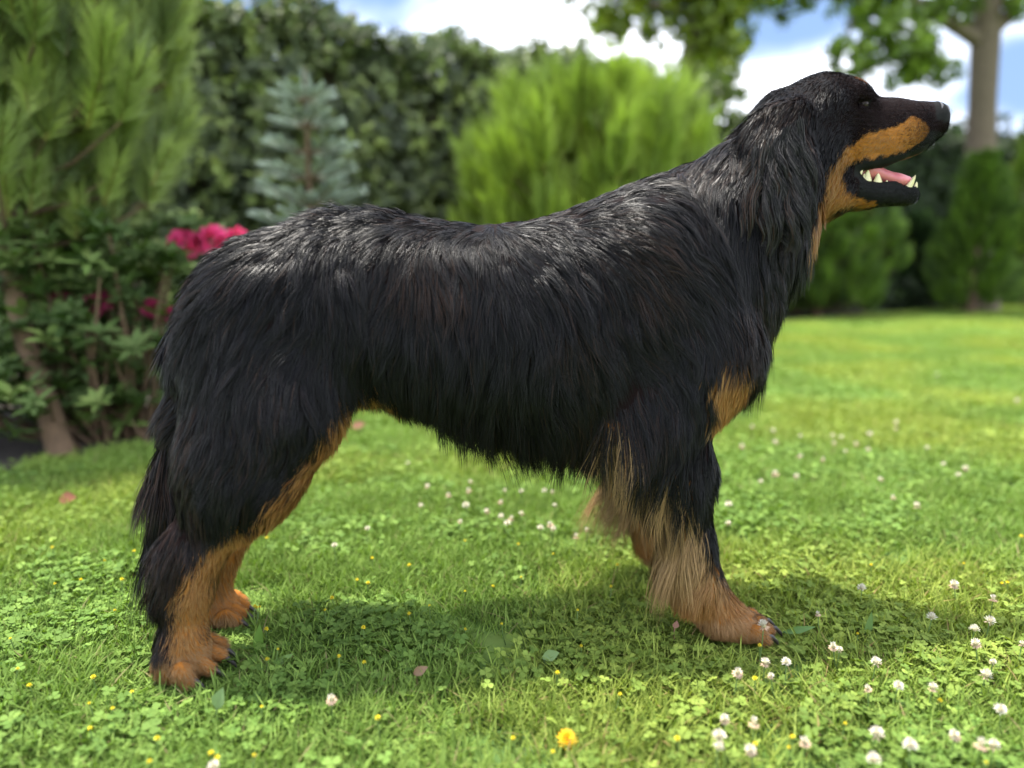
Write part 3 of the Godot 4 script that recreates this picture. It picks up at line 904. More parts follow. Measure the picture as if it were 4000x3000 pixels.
func dog_face(root: Node3D) -> void:
	# in the head's own frame
	var wet := StandardMaterial3D.new()
	wet.albedo_color = lin(0.04, 0.036, 0.038)
	wet.roughness = 0.38
	var nose_limbs := [[Vector3(0.1876, 0.0123, 0), Vector3(0.1995, 0.0114, 0), 0.0155, 0.0115, 1.3, 0.01, 1]]
	nose_limbs.append_array(both([Vector3(0.1858, 0.0052, 0.009), Vector3(0.1955, 0.0042, 0.008), 0.012, 0.009, 0.9, 0.008, 1]))
	nose_limbs.append([Vector3(0.1966, 0.0021, 0), Vector3(0.2, -0.0035, 0), 0.007, 0.006, 0.8, 0.006, 1])
	nose_limbs.append_array(both([Vector3(0.1977, 0.0053, 0.011), Vector3(0.1843, 0, 0.0185), 0.0036, 0.0022, 1.0, 0.003, -1]))
	var nose := solid(nose_limbs, Vector3(0.1869, -0.0116, -0.035), Vector3(0.2016, 0.0325, 0.035), 0.0016)
	var pad := part("nose", nose.mesh(), wet, root)
	pad.transform = head_turn

	var pink := StandardMaterial3D.new()
	pink.albedo_color = lin(0.58, 0.17, 0.19)
	pink.roughness = 0.45
	pink.subsurf_scatter_enabled = true
	pink.subsurf_scatter_strength = 0.2
	var tg := solid([
		[Vector3(0.0587, -0.0811, 0), Vector3(0.0965, -0.0746, 0), 0.0155, 0.013, 1.5, 0.01, 1],
		[Vector3(0.0965, -0.0746, 0), Vector3(0.1394, -0.0889, 0), 0.013, 0.0095, 1.7, 0.01, 1],
		[Vector3(0.1394, -0.0889, 0), Vector3(0.1629, -0.0892, 0), 0.0095, 0.0065, 1.9, 0.01, 1],
		[Vector3(0.0724, -0.0563, 0), Vector3(0.161, -0.0754, 0), 0.0022, 0.0022, 1.0, 0.005, -1],
	], Vector3(0.0505, -0.1037, -0.04), Vector3(0.1562, -0.0545, 0.04), 0.0026)
	var tongue := part("tongue", tg.mesh(), pink, root)
	tongue.transform = head_turn

	var ivory := StandardMaterial3D.new()
	ivory.albedo_color = lin(0.80, 0.69, 0.42)
	ivory.roughness = 0.3
	for t in [
		[Vector3(0.0688, -0.0648, 0.0335), Vector3(0.0756, -0.0826, 0.0325), 0.0078, 0.5], [Vector3(0.0679, -0.0659, 0.026), Vector3(0.0693, -0.0741, 0.026), 0.0055, 0.5],
		[Vector3(0.0867, -0.0907, 0.0245), Vector3(0.0874, -0.0741, 0.0245), 0.0072, 0.5], [Vector3(0.1035, -0.0928, 0.022), Vector3(0.1036, -0.0792, 0.022), 0.0068, 0.5], [Vector3(0.0821, -0.0899, 0.0245), Vector3(0.0826, -0.0801, 0.0245), 0.005, 0.5],
		[Vector3(0.1523, -0.1007, 0.014), Vector3(0.1597, -0.0837, 0.017), 0.0052, 0.8], [Vector3(0.1655, -0.0991, 0.006), Vector3(0.1675, -0.0907, 0.006), 0.0028, 0.8], [Vector3(0.1178, -0.0971, 0.019), Vector3(0.1183, -0.0896, 0.019), 0.0045, 0.5], [Vector3(0.1313, -0.097, 0.017), Vector3(0.132, -0.091, 0.017), 0.0038, 0.5], [Vector3(0.1684, -0.0986, 0.002), Vector3(0.1701, -0.0914, 0.002), 0.0024, 0.8],
		[Vector3(0.1649, -0.0952, -0.014), Vector3(0.1752, -0.0778, -0.017), 0.0056, 0.8], [Vector3(0.1207, -0.0875, -0.022), Vector3(0.1208, -0.0734, -0.022), 0.0068, 0.5],
	]:
		var o := part("tooth", cone_tooth(t[0], t[1], t[2], t[3]), ivory, root)
		o.transform = head_turn

	var dark := StandardMaterial3D.new()
	dark.albedo_color = lin(0.022, 0.013, 0.009)
	dark.roughness = 0.22
	dark.metallic_specular = 0.35
	for sgn in [1.0, -1.0]:
		var s := Shape.new()
		var at: Vector3 = Vector3(0.0667, 0.0169, 0.0378)
		s.blob(Vector3(at.x, at.y, at.z * sgn), Vector3(0.0105, 0.0095, 0.0095), Color.WHITE, 10, 14)
		var o := part("eye", s.mesh(), dark, root)
		o.transform = head_turn

	var horn := StandardMaterial3D.new()
	horn.albedo_color = lin(0.03, 0.025, 0.022)
	horn.roughness = 0.4
	for c in [[3018, 2468, 0.070], [3056, 2470, 0.094], [3050, 2482, 0.119], [2998, 2490, 0.143], [882, 2565, 0.056], [894, 2590, 0.080], [866, 2612, 0.106], [812, 2612, 0.130], [985, 2400, -0.035], [998, 2400, -0.058], [992, 2400, -0.083]]:
		var at := toe(c[0], c[1], c[2])
		at.y = 0.012
		var back := Vector3(at.x - 0.018, 0.021, at.z)
		var s := Shape.new()
		s.tube([back, (back + at) * 0.5 + Vector3(0, 0.004, 0), at, at + Vector3(0.003, -0.006, 0)], [0.0042, 0.004, 0.0028, 0.0008], 7, Color.WHITE)
		part("claw", s.mesh(), horn, root)

# ---------------------------------------------------------------- ground and border
var bed_edge: PackedVector3Array = PackedVector3Array([Vector3(-1.7342, 0, -1.6107), Vector3(-1.4446, 0, -1.9625), Vector3(-1.3578, 0, -2.0894), Vector3(-1.1762, 0, -2.2961), Vector3(-0.8859, 0, -2.7045), Vector3(0, 0, -4.0613), Vector3(2.9901, 0, -8.3834), Vector3(5.7139, 0, -10.7028), Vector3(11.5865, 0, -16.3201), Vector3(17.3798, 0, -19.6006)])
var bed_outline := PackedVector2Array()

func make_ground() -> void:
	var soil_tone := FastNoiseLite.new()
	soil_tone.seed = 5
	soil_tone.frequency = 0.02
	soil_tone.fractal_octaves = 4
	var ramp := Gradient.new()
	ramp.offsets = PackedFloat32Array([0.25, 0.5, 0.75])
	ramp.colors = PackedColorArray([lin(0.05, 0.10, 0.016), lin(0.085, 0.16, 0.022), lin(0.13, 0.20, 0.035)])
	var nt := NoiseTexture2D.new()
	nt.width = 512
	nt.height = 512
	nt.seamless = true
	nt.noise = soil_tone
	nt.color_ramp = ramp
	var g := StandardMaterial3D.new()
	g.albedo_texture = nt
	g.uv1_triplanar = true
	g.uv1_world_triplanar = true
	g.uv1_scale = Vector3.ONE * 0.31
	g.roughness = 0.95
	var pm := PlaneMesh.new()
	pm.size = Vector2(240, 240)
	var o := part("lawn", pm, g, self)
	o.position = Vector3(0, 0, -60)
	o.set_meta("kind", "structure")
	o.set_meta("label", "mown green lawn mixed with clover")

	# planted bed: bare dark soil, slightly raised
	var s := Shape.new()
	var m := bed_edge.size()
	for i in m:
		var e := bed_edge[i]
		var back := Vector3(-0.62, 0, -0.78) if i < 7 else Vector3(0.25, 0, -1)
		for k in 4:
			var t := k / 3.0
			s.put(e + back * (t * 9.0) + Vector3(0, 0.004 + 0.05 * minf(k, 1), 0), Vector3.UP, Color.WHITE)
		bed_outline.append(Vector2(e.x, e.z))
	for i in range(m - 1, -1, -1):
		var back := Vector3(-0.62, 0, -0.78) if i < 7 else Vector3(0.25, 0, -1)
		var e := bed_edge[i] + back * 9.0
		bed_outline.append(Vector2(e.x, e.z))
	for i in m - 1:
		for k in 3:
			s.quad(i * 4 + k, (i + 1) * 4 + k, (i + 1) * 4 + k + 1, i * 4 + k + 1)
	var earth_noise := FastNoiseLite.new()
	earth_noise.frequency = 0.05
	earth_noise.fractal_octaves = 5
	var er := Gradient.new()
	er.colors = PackedColorArray([lin(0.012, 0.009, 0.006), lin(0.045, 0.032, 0.022)])
	var et := NoiseTexture2D.new()
	et.seamless = true
	et.noise = earth_noise
	et.color_ramp = er
	var earth := StandardMaterial3D.new()
	earth.albedo_texture = et
	earth.uv1_triplanar = true
	earth.uv1_world_triplanar = true
	earth.uv1_scale = Vector3.ONE * 1.3
	earth.roughness = 1.0
	var bed := part("soil", s.mesh(), earth, self)
	bed.set_meta("kind", "structure")
	bed.set_meta("label", "bare dark soil of the planted border")

func on_lawn(p: Vector2) -> bool:
	return not Geometry2D.is_point_in_polygon(p, bed_outline)

func upright(dir: Vector3, spin: float, size: Vector3, at: Vector3) -> Transform3D:
	# a transform whose y axis points along dir
	var y := dir.normalized()
	var x := y.cross(Vector3.FORWARD if absf(y.z) < 0.9 else Vector3.RIGHT).normalized()
	var z := x.cross(y)
	var b := Basis(x, y, z) * Basis(Vector3.UP, spin)
	return Transform3D(b * Basis.from_scale(size), at)

func pine_shoot(seed_: int, length: float, needle: float, count: int, wide: float) -> Mesh:
	var r := RandomNumberGenerator.new()
	r.seed = seed_
	var s := Shape.new()
	s.tube([Vector3.ZERO, Vector3(0, length * 0.5, 0), Vector3(0, length, 0)], [0.005, 0.004, 0.002], 5, Color(0.55, 0.42, 0.28))
	for i in count:
		var t := pow(r.randf(), 0.8)
		var a := r.randf() * TAU
		var out := Vector3(cos(a), 0, sin(a))
		var lean := r.randf_range(0.35, 0.95) * (1.1 - 0.5 * t)
		var d := (Vector3.UP * cos(lean) + out * sin(lean)).normalized()
		var shade := r.randf_range(0.75, 1.2)
		s.blade(Vector3(0, length * t, 0) + out * 0.003, d, Vector3.UP * 0.1, needle * r.randf_range(0.75, 1.15), wide, Vector3(-out.z, 0.2, out.x), Color(shade, shade, shade * 0.9), 1)
	return s.mesh()

func sprig(seed_: int, leaves: int, reach: float, leaf_long: float, leaf_wide: float) -> Mesh:
	var r := RandomNumberGenerator.new()
	r.seed = seed_
	var s := Shape.new()
	s.tube([Vector3.ZERO, Vector3(0, reach, 0)], [0.004, 0.002], 4, Color(0.5, 0.4, 0.3))
	for i in leaves:
		var t := (i + 0.6) / leaves
		var a := i * 2.4 + r.randf_range(-0.4, 0.4)
		var out := Vector3(cos(a), r.randf_range(0.15, 0.9), sin(a)).normalized()
		var up := (Vector3.UP - out * out.y).normalized()
		var k := r.randf_range(0.7, 1.25)
		s.leaf(Vector3(0, reach * t, 0), out, up, leaf_long * r.randf_range(0.75, 1.15), leaf_wide * r.randf_range(0.8, 1.1), Color(k, k * r.randf_range(0.92, 1.08), k * 0.9), r.randf_range(0.05, 0.35))
	return s.mesh()

func bark(c: Color, dark: Color) -> StandardMaterial3D:
	var nz := FastNoiseLite.new()
	nz.frequency = 0.03
	nz.fractal_octaves = 4
	var gr := Gradient.new()
	gr.colors = PackedColorArray([dark, c])
	var t := NoiseTexture2D.new()
	t.width = 256
	t.height = 256
	t.seamless = true
	t.noise = nz
	t.color_ramp = gr
	var m := StandardMaterial3D.new()
	m.albedo_texture = t
	m.uv1_triplanar = true
	m.uv1_world_triplanar = true
	m.uv1_scale = Vector3(4, 1.2, 4)
	m.roughness = 0.95
	return m

# A pine: a bent trunk, limbs that rise towards their ends, and whorls of long-needled shoots.
func pine(called: String, label: String, base: Vector3, trunk: Array, radii: Array, from_y: float, top_y: float, reach: float, limbs: int, young: Color, old: Color, bark_m: Material, shoot_size: float, seed_: int, middle: Vector3, up_bias := 0.9) -> Node3D:
	var r := RandomNumberGenerator.new()
	r.seed = seed_
	var o := thing(called, base)
	tag(o, label, "pine tree")
	var path := []
	for p in trunk:
		path.append(p - base)
	var ts := Shape.new()
	ts.tube(path, radii, 10, Color.WHITE)
	part("trunk", ts.mesh(), bark_m, o)
	var where := [[], []]
	var tints := [[], []]
	var mid := middle - base
	for i in limbs:
		var t := (i + r.randf()) / limbs
		var y := lerpf(from_y, top_y, t)
		var wide := reach * sqrt(maxf(0.04, 1.0 - pow(absf(t * 1.7 - 0.62), 2.2) * 0.8)) * r.randf_range(0.55, 1.0)
		var a := i * 2.399 + r.randf_range(-0.3, 0.3)
		# the limb leaves the trunk at its own height
		var low := maxf(y - wide * 0.4, 0.12)
		var from := Vector3(0, low, 0)
		for k in path.size() - 1:
			if low >= path[k].y and low <= path[k + 1].y:
				from = path[k].lerp(path[k + 1], (low - path[k].y) / (path[k + 1].y - path[k].y))
		var to := Vector3(mid.x + cos(a) * wide, y, mid.z + sin(a) * wide)
		var bend := from.lerp(to, 0.6) + Vector3(0, -0.08 * wide, 0)
		var ls := Shape.new()
		ls.tube([from, bend, to], [0.010, 0.007, 0.004], 5, Color.WHITE)
		part("limb", ls.mesh(), bark_m, o)
		var out := (to - from).normalized()
		for k in 14:
			var inner := k > 6
			var q := to if not inner else from.lerp(to, r.randf_range(0.12, 0.98)) + Vector3(r.randf_range(-1, 1), r.randf_range(-0.3, 1), r.randf_range(-1, 1)) * 0.1
			var side := Vector3(r.randf_range(-1, 1), r.randf_range(-0.2, 0.3), r.randf_range(-1, 1))
			var d := (Vector3.UP * up_bias + out * 0.5 + side * (0.25 if k == 0 else 0.62)).normalized()
			var sz := shoot_size * (1.25 if k == 0 else r.randf_range(0.75, 1.05))
			var v := r.randi() % 2
			where[v].append(upright(d, r.randf() * TAU, Vector3(sz, sz * (1.0 if not inner else 0.8), sz), q))
			var c := old.lerp(young, r.randf())
			tints[v].append(c)
	var m := stuff_material(Color.WHITE, 0.5, Color(0.72, 0.78, 0.5))
	for v in 2:
		spread("needles", pine_shoot(seed_ + v, 0.15, 0.075, 150, 0.0034), m, where[v], tints[v], o)
	return o

# A clipped or free-growing wall of leaves along a top line; every sprig is real, round a dark inner mass of twigs.
func leaf_wall(called: String, label: String, category: String, top: PackedVector3Array, thick: float, leaf_long: float, leaf_wide: float, per_metre2: float, deep: Color, fresh: Color, rough: float, ragged: float, seed_: int) -> Node3D:
	var r := RandomNumberGenerator.new()
	r.seed = seed_
	var base := Vector3(top[0].x, 0, top[0].z)
	var o := thing(called, base)
	tag(o, label, category)
	var core := Shape.new()
	var where := [[], [], []]
	var tints := [[], [], []]
	for i in top.size() - 1:
		var a := top[i] - base
		var b := top[i + 1] - base
		var along := Vector3(b.x - a.x, 0, b.z - a.z)
		var width := along.length()
		along /= width
		var back := Vector3(along.z, 0, -along.x)
		if back.dot(Vector3((a + base).x, 0, (a + base).z)) < 0:
			back = -back
		for e in [[a, b]]:
			var p0 := Vector3(a.x, 0, a.z) + back * 0.22
			var p1 := Vector3(b.x, 0, b.z) + back * 0.22
			var q0 := p0 + Vector3(0, a.y - 0.22, 0)
			var q1 := p1 + Vector3(0, b.y - 0.22, 0)
			var d := back * maxf(thick - 0.44, 0.1)
			var black := Color.WHITE
			var n0 := core.put(p0, -back, black)
			core.put(p1, -back, black)
			core.put(q1, -back, black)
			core.put(q0, -back, black)
			core.quad(n0, n0 + 1, n0 + 2, n0 + 3)
			var n1 := core.put(q0, Vector3.UP, black)
			core.put(q1, Vector3.UP, black)
			core.put(q1 + d, Vector3.UP, black)
			core.put(q0 + d, Vector3.UP, black)
			core.quad(n1, n1 + 1, n1 + 2, n1 + 3)
			var n2 := core.put(p1 + d, back, black)
			core.put(p0 + d, back, black)
			core.put(q0 + d, back, black)
			core.put(q1 + d, back, black)
			core.quad(n2, n2 + 1, n2 + 2, n2 + 3)
		var tall := (a.y + b.y) * 0.5
		var count := int(width * (tall + thick) * per_metre2)
		for k in count:
			var t := r.randf()
			var h := lerpf(a.y, b.y, t)
			var p := Vector3(a.x, 0, a.z).lerp(Vector3(b.x, 0, b.z), t)
			var bump := ripple.get_noise_3dv((p + base) * 1.6 + Vector3(0, 3, seed_)) * ragged
			var out: Vector3
			var tone := 1.25 * r.randf() * r.randf()
			if r.randf() < tall / (tall + thick):
				var y := r.randf() * h
				var lump := ripple.get_noise_3dv(Vector3(p.x + base.x, y, p.z + base.z) * 2.3 + Vector3(seed_, 0, 0)) * 0.10
				p += back * (r.randf_range(0.0, 0.22) - lump) + Vector3(0, y, 0)
				out = (-back + Vector3(r.randf_range(-0.8, 0.8), r.randf_range(-0.1, 0.9), r.randf_range(-0.8, 0.8))).normalized()
			else:
				p += back * (r.randf() * thick) + Vector3(0, h + bump - r.randf() * 0.18, 0)
				out = (Vector3.UP + Vector3(r.randf_range(-0.8, 0.8), 0, r.randf_range(-0.8, 0.8))).normalized()
			var v := r.randi() % 3
			where[v].append(upright(out, r.randf() * TAU, Vector3.ONE * r.randf_range(0.8, 1.25), p))
			tints[v].append(deep.lerp(fresh, tone))
	var cm := stuff_material(lin(0.07, 0.055, 0.035), 1.0, Color.BLACK, false)
	part("branches", core.mesh(), cm, o)
	var m := stuff_material(Color.WHITE, rough, Color(0.55, 0.66, 0.3))
	for v in 3:
		spread("leaves", sprig(seed_ + v, 7, leaf_long * 1.3, leaf_long, leaf_wide), m, where[v], tints[v], o)
	return o

# Leaves gathered in clumps on twigs inside an uneven crown.
func leafy_crown(o: Node3D, called: String, clumps: Array, per_clump: int, leaf_long: float, leaf_wide: float, deep: Color, fresh: Color, seed_: int, hang := 0.0) -> void:
	var r := RandomNumberGenerator.new()
	r.seed = seed_
	var where := [[], []]
	var tints := [[], []]
	for c in clumps:
		var at: Vector3 = c[0]
		var rad: float = c[1]
		for k in int(per_clump * rad * rad * 4.0) + 4:
			var d := Vector3(r.randfn(), r.randfn(), r.randfn()).normalized()
			var p := at + d * rad * pow(r.randf(), 0.45) * Vector3(1, 0.8, 1)
			var out := (d + Vector3(0, 0.3 - hang, 0) + Vector3(r.randf_range(-0.6, 0.6), r.randf_range(-0.6, 0.6), r.randf_range(-0.6, 0.6))).normalized()
			var v := r.randi() % 2
			where[v].append(upright(out, r.randf() * TAU, Vector3.ONE * r.randf_range(0.75, 1.3), p))
			tints[v].append(deep.lerp(fresh, r.randf()))
	var m := stuff_material(Color.WHITE, 0.5, Color(0.66, 0.74, 0.35))
	for v in 2:
		spread(called, sprig(seed_ + v, 6, leaf_long * 1.2, leaf_long, leaf_wide), m, where[v], tints[v], o)

func clump_row(r: RandomNumberGenerator, a: Vector3, b: Vector3, n: int, wander: float, small: float, large: float) -> Array:
	var out := []
	for i in n:
		out.append([a.lerp(b, r.randf()) + Vector3(r.randf_range(-1, 1), r.randf_range(-1, 1), r.randf_range(-1, 1)) * wander, r.randf_range(small, large)])
	return out

func make_border() -> void:
	var brown := bark(lin(0.19, 0.12, 0.065), lin(0.07, 0.046, 0.028))
	var grey := bark(lin(0.21, 0.16, 0.11), lin(0.09, 0.068, 0.048))
	leaf_wall("hedge", "tall dark clipped hedge with fresh green top behind the blue spruce", "hedge", PackedVector3Array([Vector3(-4.0474, 2.2063, -4.2), Vector3(-2.8996, 2.1845, -4.35), Vector3(-2.1054, 2.1636, -4.5), Vector3(-1.2734, 2.1714, -4.75), Vector3(-0.8411, 2.1304, -5), Vector3(-0.189, 2.2133, -5.6), Vector3(0.6499, 2.3281, -6.4), Vector3(1.9911, 2.4403, -7.8)]), 0.9, 0.058, 0.032, 620.0, Color(0.05, 0.068, 0.036), Color(0.24, 0.31, 0.07), 0.6, 0.28, 31)
	leaf_wall("hedge", "distant dark evergreen hedge behind the tree trunk across the lawn", "hedge", PackedVector3Array([Vector3(2.0514, 3.1062, -12), Vector3(3.7133, 2.6717, -12), Vector3(5.6014, 2.5527, -12.5), Vector3(6.9104, 3.0631, -13), Vector3(8.1063, 3.1153, -13.5), Vector3(10.1084, 3.0253, -14), Vector3(13.447, 3.2096, -14.5)]), 1.2, 0.12, 0.06, 150.0, Color(0.022, 0.042, 0.014), Color(0.08, 0.135, 0.03), 0.6, 0.5, 47)

	leaf_wall("low_hedge", "low dark leafy shrubs along the far lawn edge beneath the tree trunk", "shrub", PackedVector3Array([Vector3(2.7993, 0.3872, -9.3), Vector3(4.1495, 0.443, -10.2), Vector3(5.7388, 0.5109, -11.2), Vector3(7.792, 0.506, -12.6), Vector3(10.4986, 0.55, -14.5), Vector3(14.5768, 0.4923, -16.5)]), 0.8, 0.09, 0.045, 160.0, Color(0.022, 0.04, 0.014), Color(0.07, 0.12, 0.03), 0.6, 0.5, 53)
	# pine beside the viewer, its trunk leaning
	var pb: Vector3 = Vector3(-1.3825, 0, -2.1353)
	pine("pine_tree", "long-needled pine with leaning bare trunk beside the rhododendron", pb, [pb + Vector3(0.01, -0.02, 0), Vector3(-1.4638, 0.1682, -2.22), Vector3(-1.5503, 0.3483, -2.28), Vector3(-1.6109, 0.5172, -2.34), Vector3(-1.6543, 0.6995, -2.4), Vector3(-1.6964, 1.0317, -2.45), Vector3(-1.7215, 1.4426, -2.5), Vector3(-1.6963, 1.6738, -2.5)], [0.042, 0.036, 0.034, 0.031, 0.028, 0.024, 0.018, 0.012], 0.78, 1.95, 0.52, 105, Color(0.38, 0.48, 0.11), Color(0.16, 0.215, 0.09), brown, 1.25, 100, Vector3(-1.6595, 0.9832, -2.45), 1.7)
	# bright pine bush behind the dog's back
	var cb: Vector3 = Vector3(0.5081, -0.0865, -4.7)
	cb.y = 0.0
	pine("pine_bush", "bright green bushy pine behind the dog's withers", cb, [cb, cb + Vector3(0.02, 0.7, 0), cb + Vector3(0, 1.5, 0)], [0.06, 0.045, 0.015], 0.3, 1.52, 0.84, 150, Color(0.38, 0.50, 0.07), Color(0.18, 0.26, 0.05), brown, 1.7, 140, cb + Vector3(0, 0, 0), 1.9)
	var rb: Vector3 = Vector3(4.093, 0, -8.7638) + Vector3(0, 0, -0.9)
	pine("pine_bush", "bushy pine with bright tips under the dog's chin at the lawn edge", rb, [rb, rb + Vector3(0, 0.8, 0), rb + Vector3(0.05, 1.6, 0)], [0.08, 0.06, 0.02], 0.08, 1.75, 0.9, 130, Color(0.21, 0.34, 0.05), Color(0.045, 0.085, 0.03), brown, 1.5, 180, rb, 1.2)
	for q in [["pine_bush", "small dark pine bush beside the conical conifer", Vector3(6.543, 0, -11.4958) + Vector3(0, 0, -0.8), 0.8, 1.35, Color(0.06, 0.12, 0.03), Color(0.02, 0.042, 0.018), 210]]:
		pine(q[0], q[1], q[2], [q[2], q[2] + Vector3(0, q[4] * 0.8, 0)], [0.08, 0.03], 0.05, q[4], q[3], 80, q[5], q[6], brown, 1.6, q[7], q[2], 1.0)
	conical_conifer("conifer", "bright conical conifer in front of the tree trunk", Vector3(6.7403, 0.1404, -10.6), Vector3(6.5371, 2.2836, -10.6).y, 0.62, Color(0.20, 0.33, 0.045), Color(0.07, 0.13, 0.03), brown, 230)
	conical_conifer("conifer", "pale green conifer beside the tree trunk at the picture's edge", Vector3(9.2751, 0.1165, -13), Vector3(8.9114, 3.5315, -13).y, 0.9, Color(0.26, 0.38, 0.07), Color(0.10, 0.17, 0.04), brown, 250)
	blue_spruce(brown)
	rhododendron(brown)
	broadleaf_trees(grey)

func conical_conifer(called: String, label: String, base: Vector3, top: float, wide: float, young: Color, old: Color, bark_m: Material, seed_: int) -> void:
	var r := RandomNumberGenerator.new()
	r.seed = seed_
	base.y = 0.0
	var o := thing(called, base)
	tag(o, label, "conifer")
	var ts := Shape.new()
	ts.tube([Vector3.ZERO, Vector3(0, top * 0.9, 0)], [0.09, 0.02], 8, Color.WHITE)
	part("trunk", ts.mesh(), bark_m, o)
	var where := []
	var tints := []
	for i in 900:
		var t := r.randf()
		var a := r.randf() * TAU
		var w := wide * pow(1.0 - t, 0.62) * (0.8 + 0.25 * sin(a * 3.0 + t * 9.0)) * pow(r.randf(), 0.25)
		var d := Vector3(cos(a) * 0.7, 0.85, sin(a) * 0.7)
		where.append(upright(d, r.randf() * TAU, Vector3.ONE * r.randf_range(1.1, 1.8), Vector3(cos(a) * w, 0.12 + t * (top - 0.25), sin(a) * w)))
		tints.append(old.lerp(young, r.randf()))
	spread("needles", pine_shoot(seed_, 0.13, 0.05, 130, 0.005), stuff_material(Color.WHITE, 0.55, Color(0.65, 0.72, 0.4)), where, tints, o)

func blue_spruce(bark_m: Material) -> void:
	var r := RandomNumberGenerator.new()
	r.seed = 61
	var base: Vector3 = Vector3(-0.9932, 0.1408, -3.6)
	base.y = 0.0
	var top: float = Vector3(-0.9876, 1.5363, -3.6).y
	var o := thing("blue_spruce", base)
	tag(o, "young silvery blue spruce in front of the dark hedge", "spruce")
	var lean: float = Vector3(-0.9876, 1.5363, -3.6).x - base.x
	var ts := Shape.new()
	ts.tube([Vector3.ZERO, Vector3(lean * 0.3, top * 0.5, 0), Vector3(lean * 0.8, top * 0.82, 0), Vector3(lean, top, 0)], [0.03, 0.02, 0.01, 0.004], 8, Color.WHITE)
	part("trunk", ts.mesh(), bark_m, o)
	var where := []
	var tints := []
	for tier in 10:
		var t := tier / 9.0
		var y := lerpf(0.30, top * 0.90, t)
		var reach := (0.44 * pow(1.0 - t, 1.5) + 0.08) * r.randf_range(0.8, 1.1)
		var n := 7 if tier < 7 else 5
		for k in n:
			var a := TAU * (k + r.randf() * 0.5) / n + tier
			var root := Vector3(lean * t, y, 0)
			var tip := root + Vector3(cos(a) * reach, reach * r.randf_range(0.05, 0.34), sin(a) * reach)
			var bend := root.lerp(tip, 0.55) + Vector3(0, -0.05 * reach, 0)
			var ls := Shape.new()
			ls.tube([root, bend, tip], [0.009, 0.006, 0.003], 5, Color.WHITE)
			part("limb", ls.mesh(), bark_m, o)
			var steps := maxi(2, int(reach / 0.052))
			for j in steps:
				var u := (j + 1.0) / steps
				var p := root.lerp(bend, u / 0.55) if u < 0.55 else bend.lerp(tip, (u - 0.55) / 0.45)
				var dir := (tip - root).normalized()
				for sd in [-1.0, 0.0, 1.0]:
					var d: Vector3 = dir + Vector3(-dir.z, 0.1, dir.x) * sd * 0.8 + Vector3(0, 0.25, 0)
					where.append(upright(d, r.randf() * TAU, Vector3(1, r.randf_range(0.8, 1.2), 1), p))
					var c := r.randf_range(0.75, 1.2)
					tints.append(Color(0.40 * c, 0.48 * c, 0.45 * c))
	for k in 7:
		where.append(upright(Vector3(r.randf_range(-0.15, 0.15), 1, r.randf_range(-0.15, 0.15)), r.randf() * TAU, Vector3(1.0, 1.3, 1.0), Vector3(lean * 0.95, top * 0.90 - k * 0.02 + 0.03, 0)))
		tints.append(Color(0.36, 0.44, 0.41))
	spread("needles", pine_shoot(62, 0.085, 0.022, 130, 0.0028), stuff_material(Color.WHITE, 0.6, Color(0.4, 0.45, 0.42)), where, tints, o)

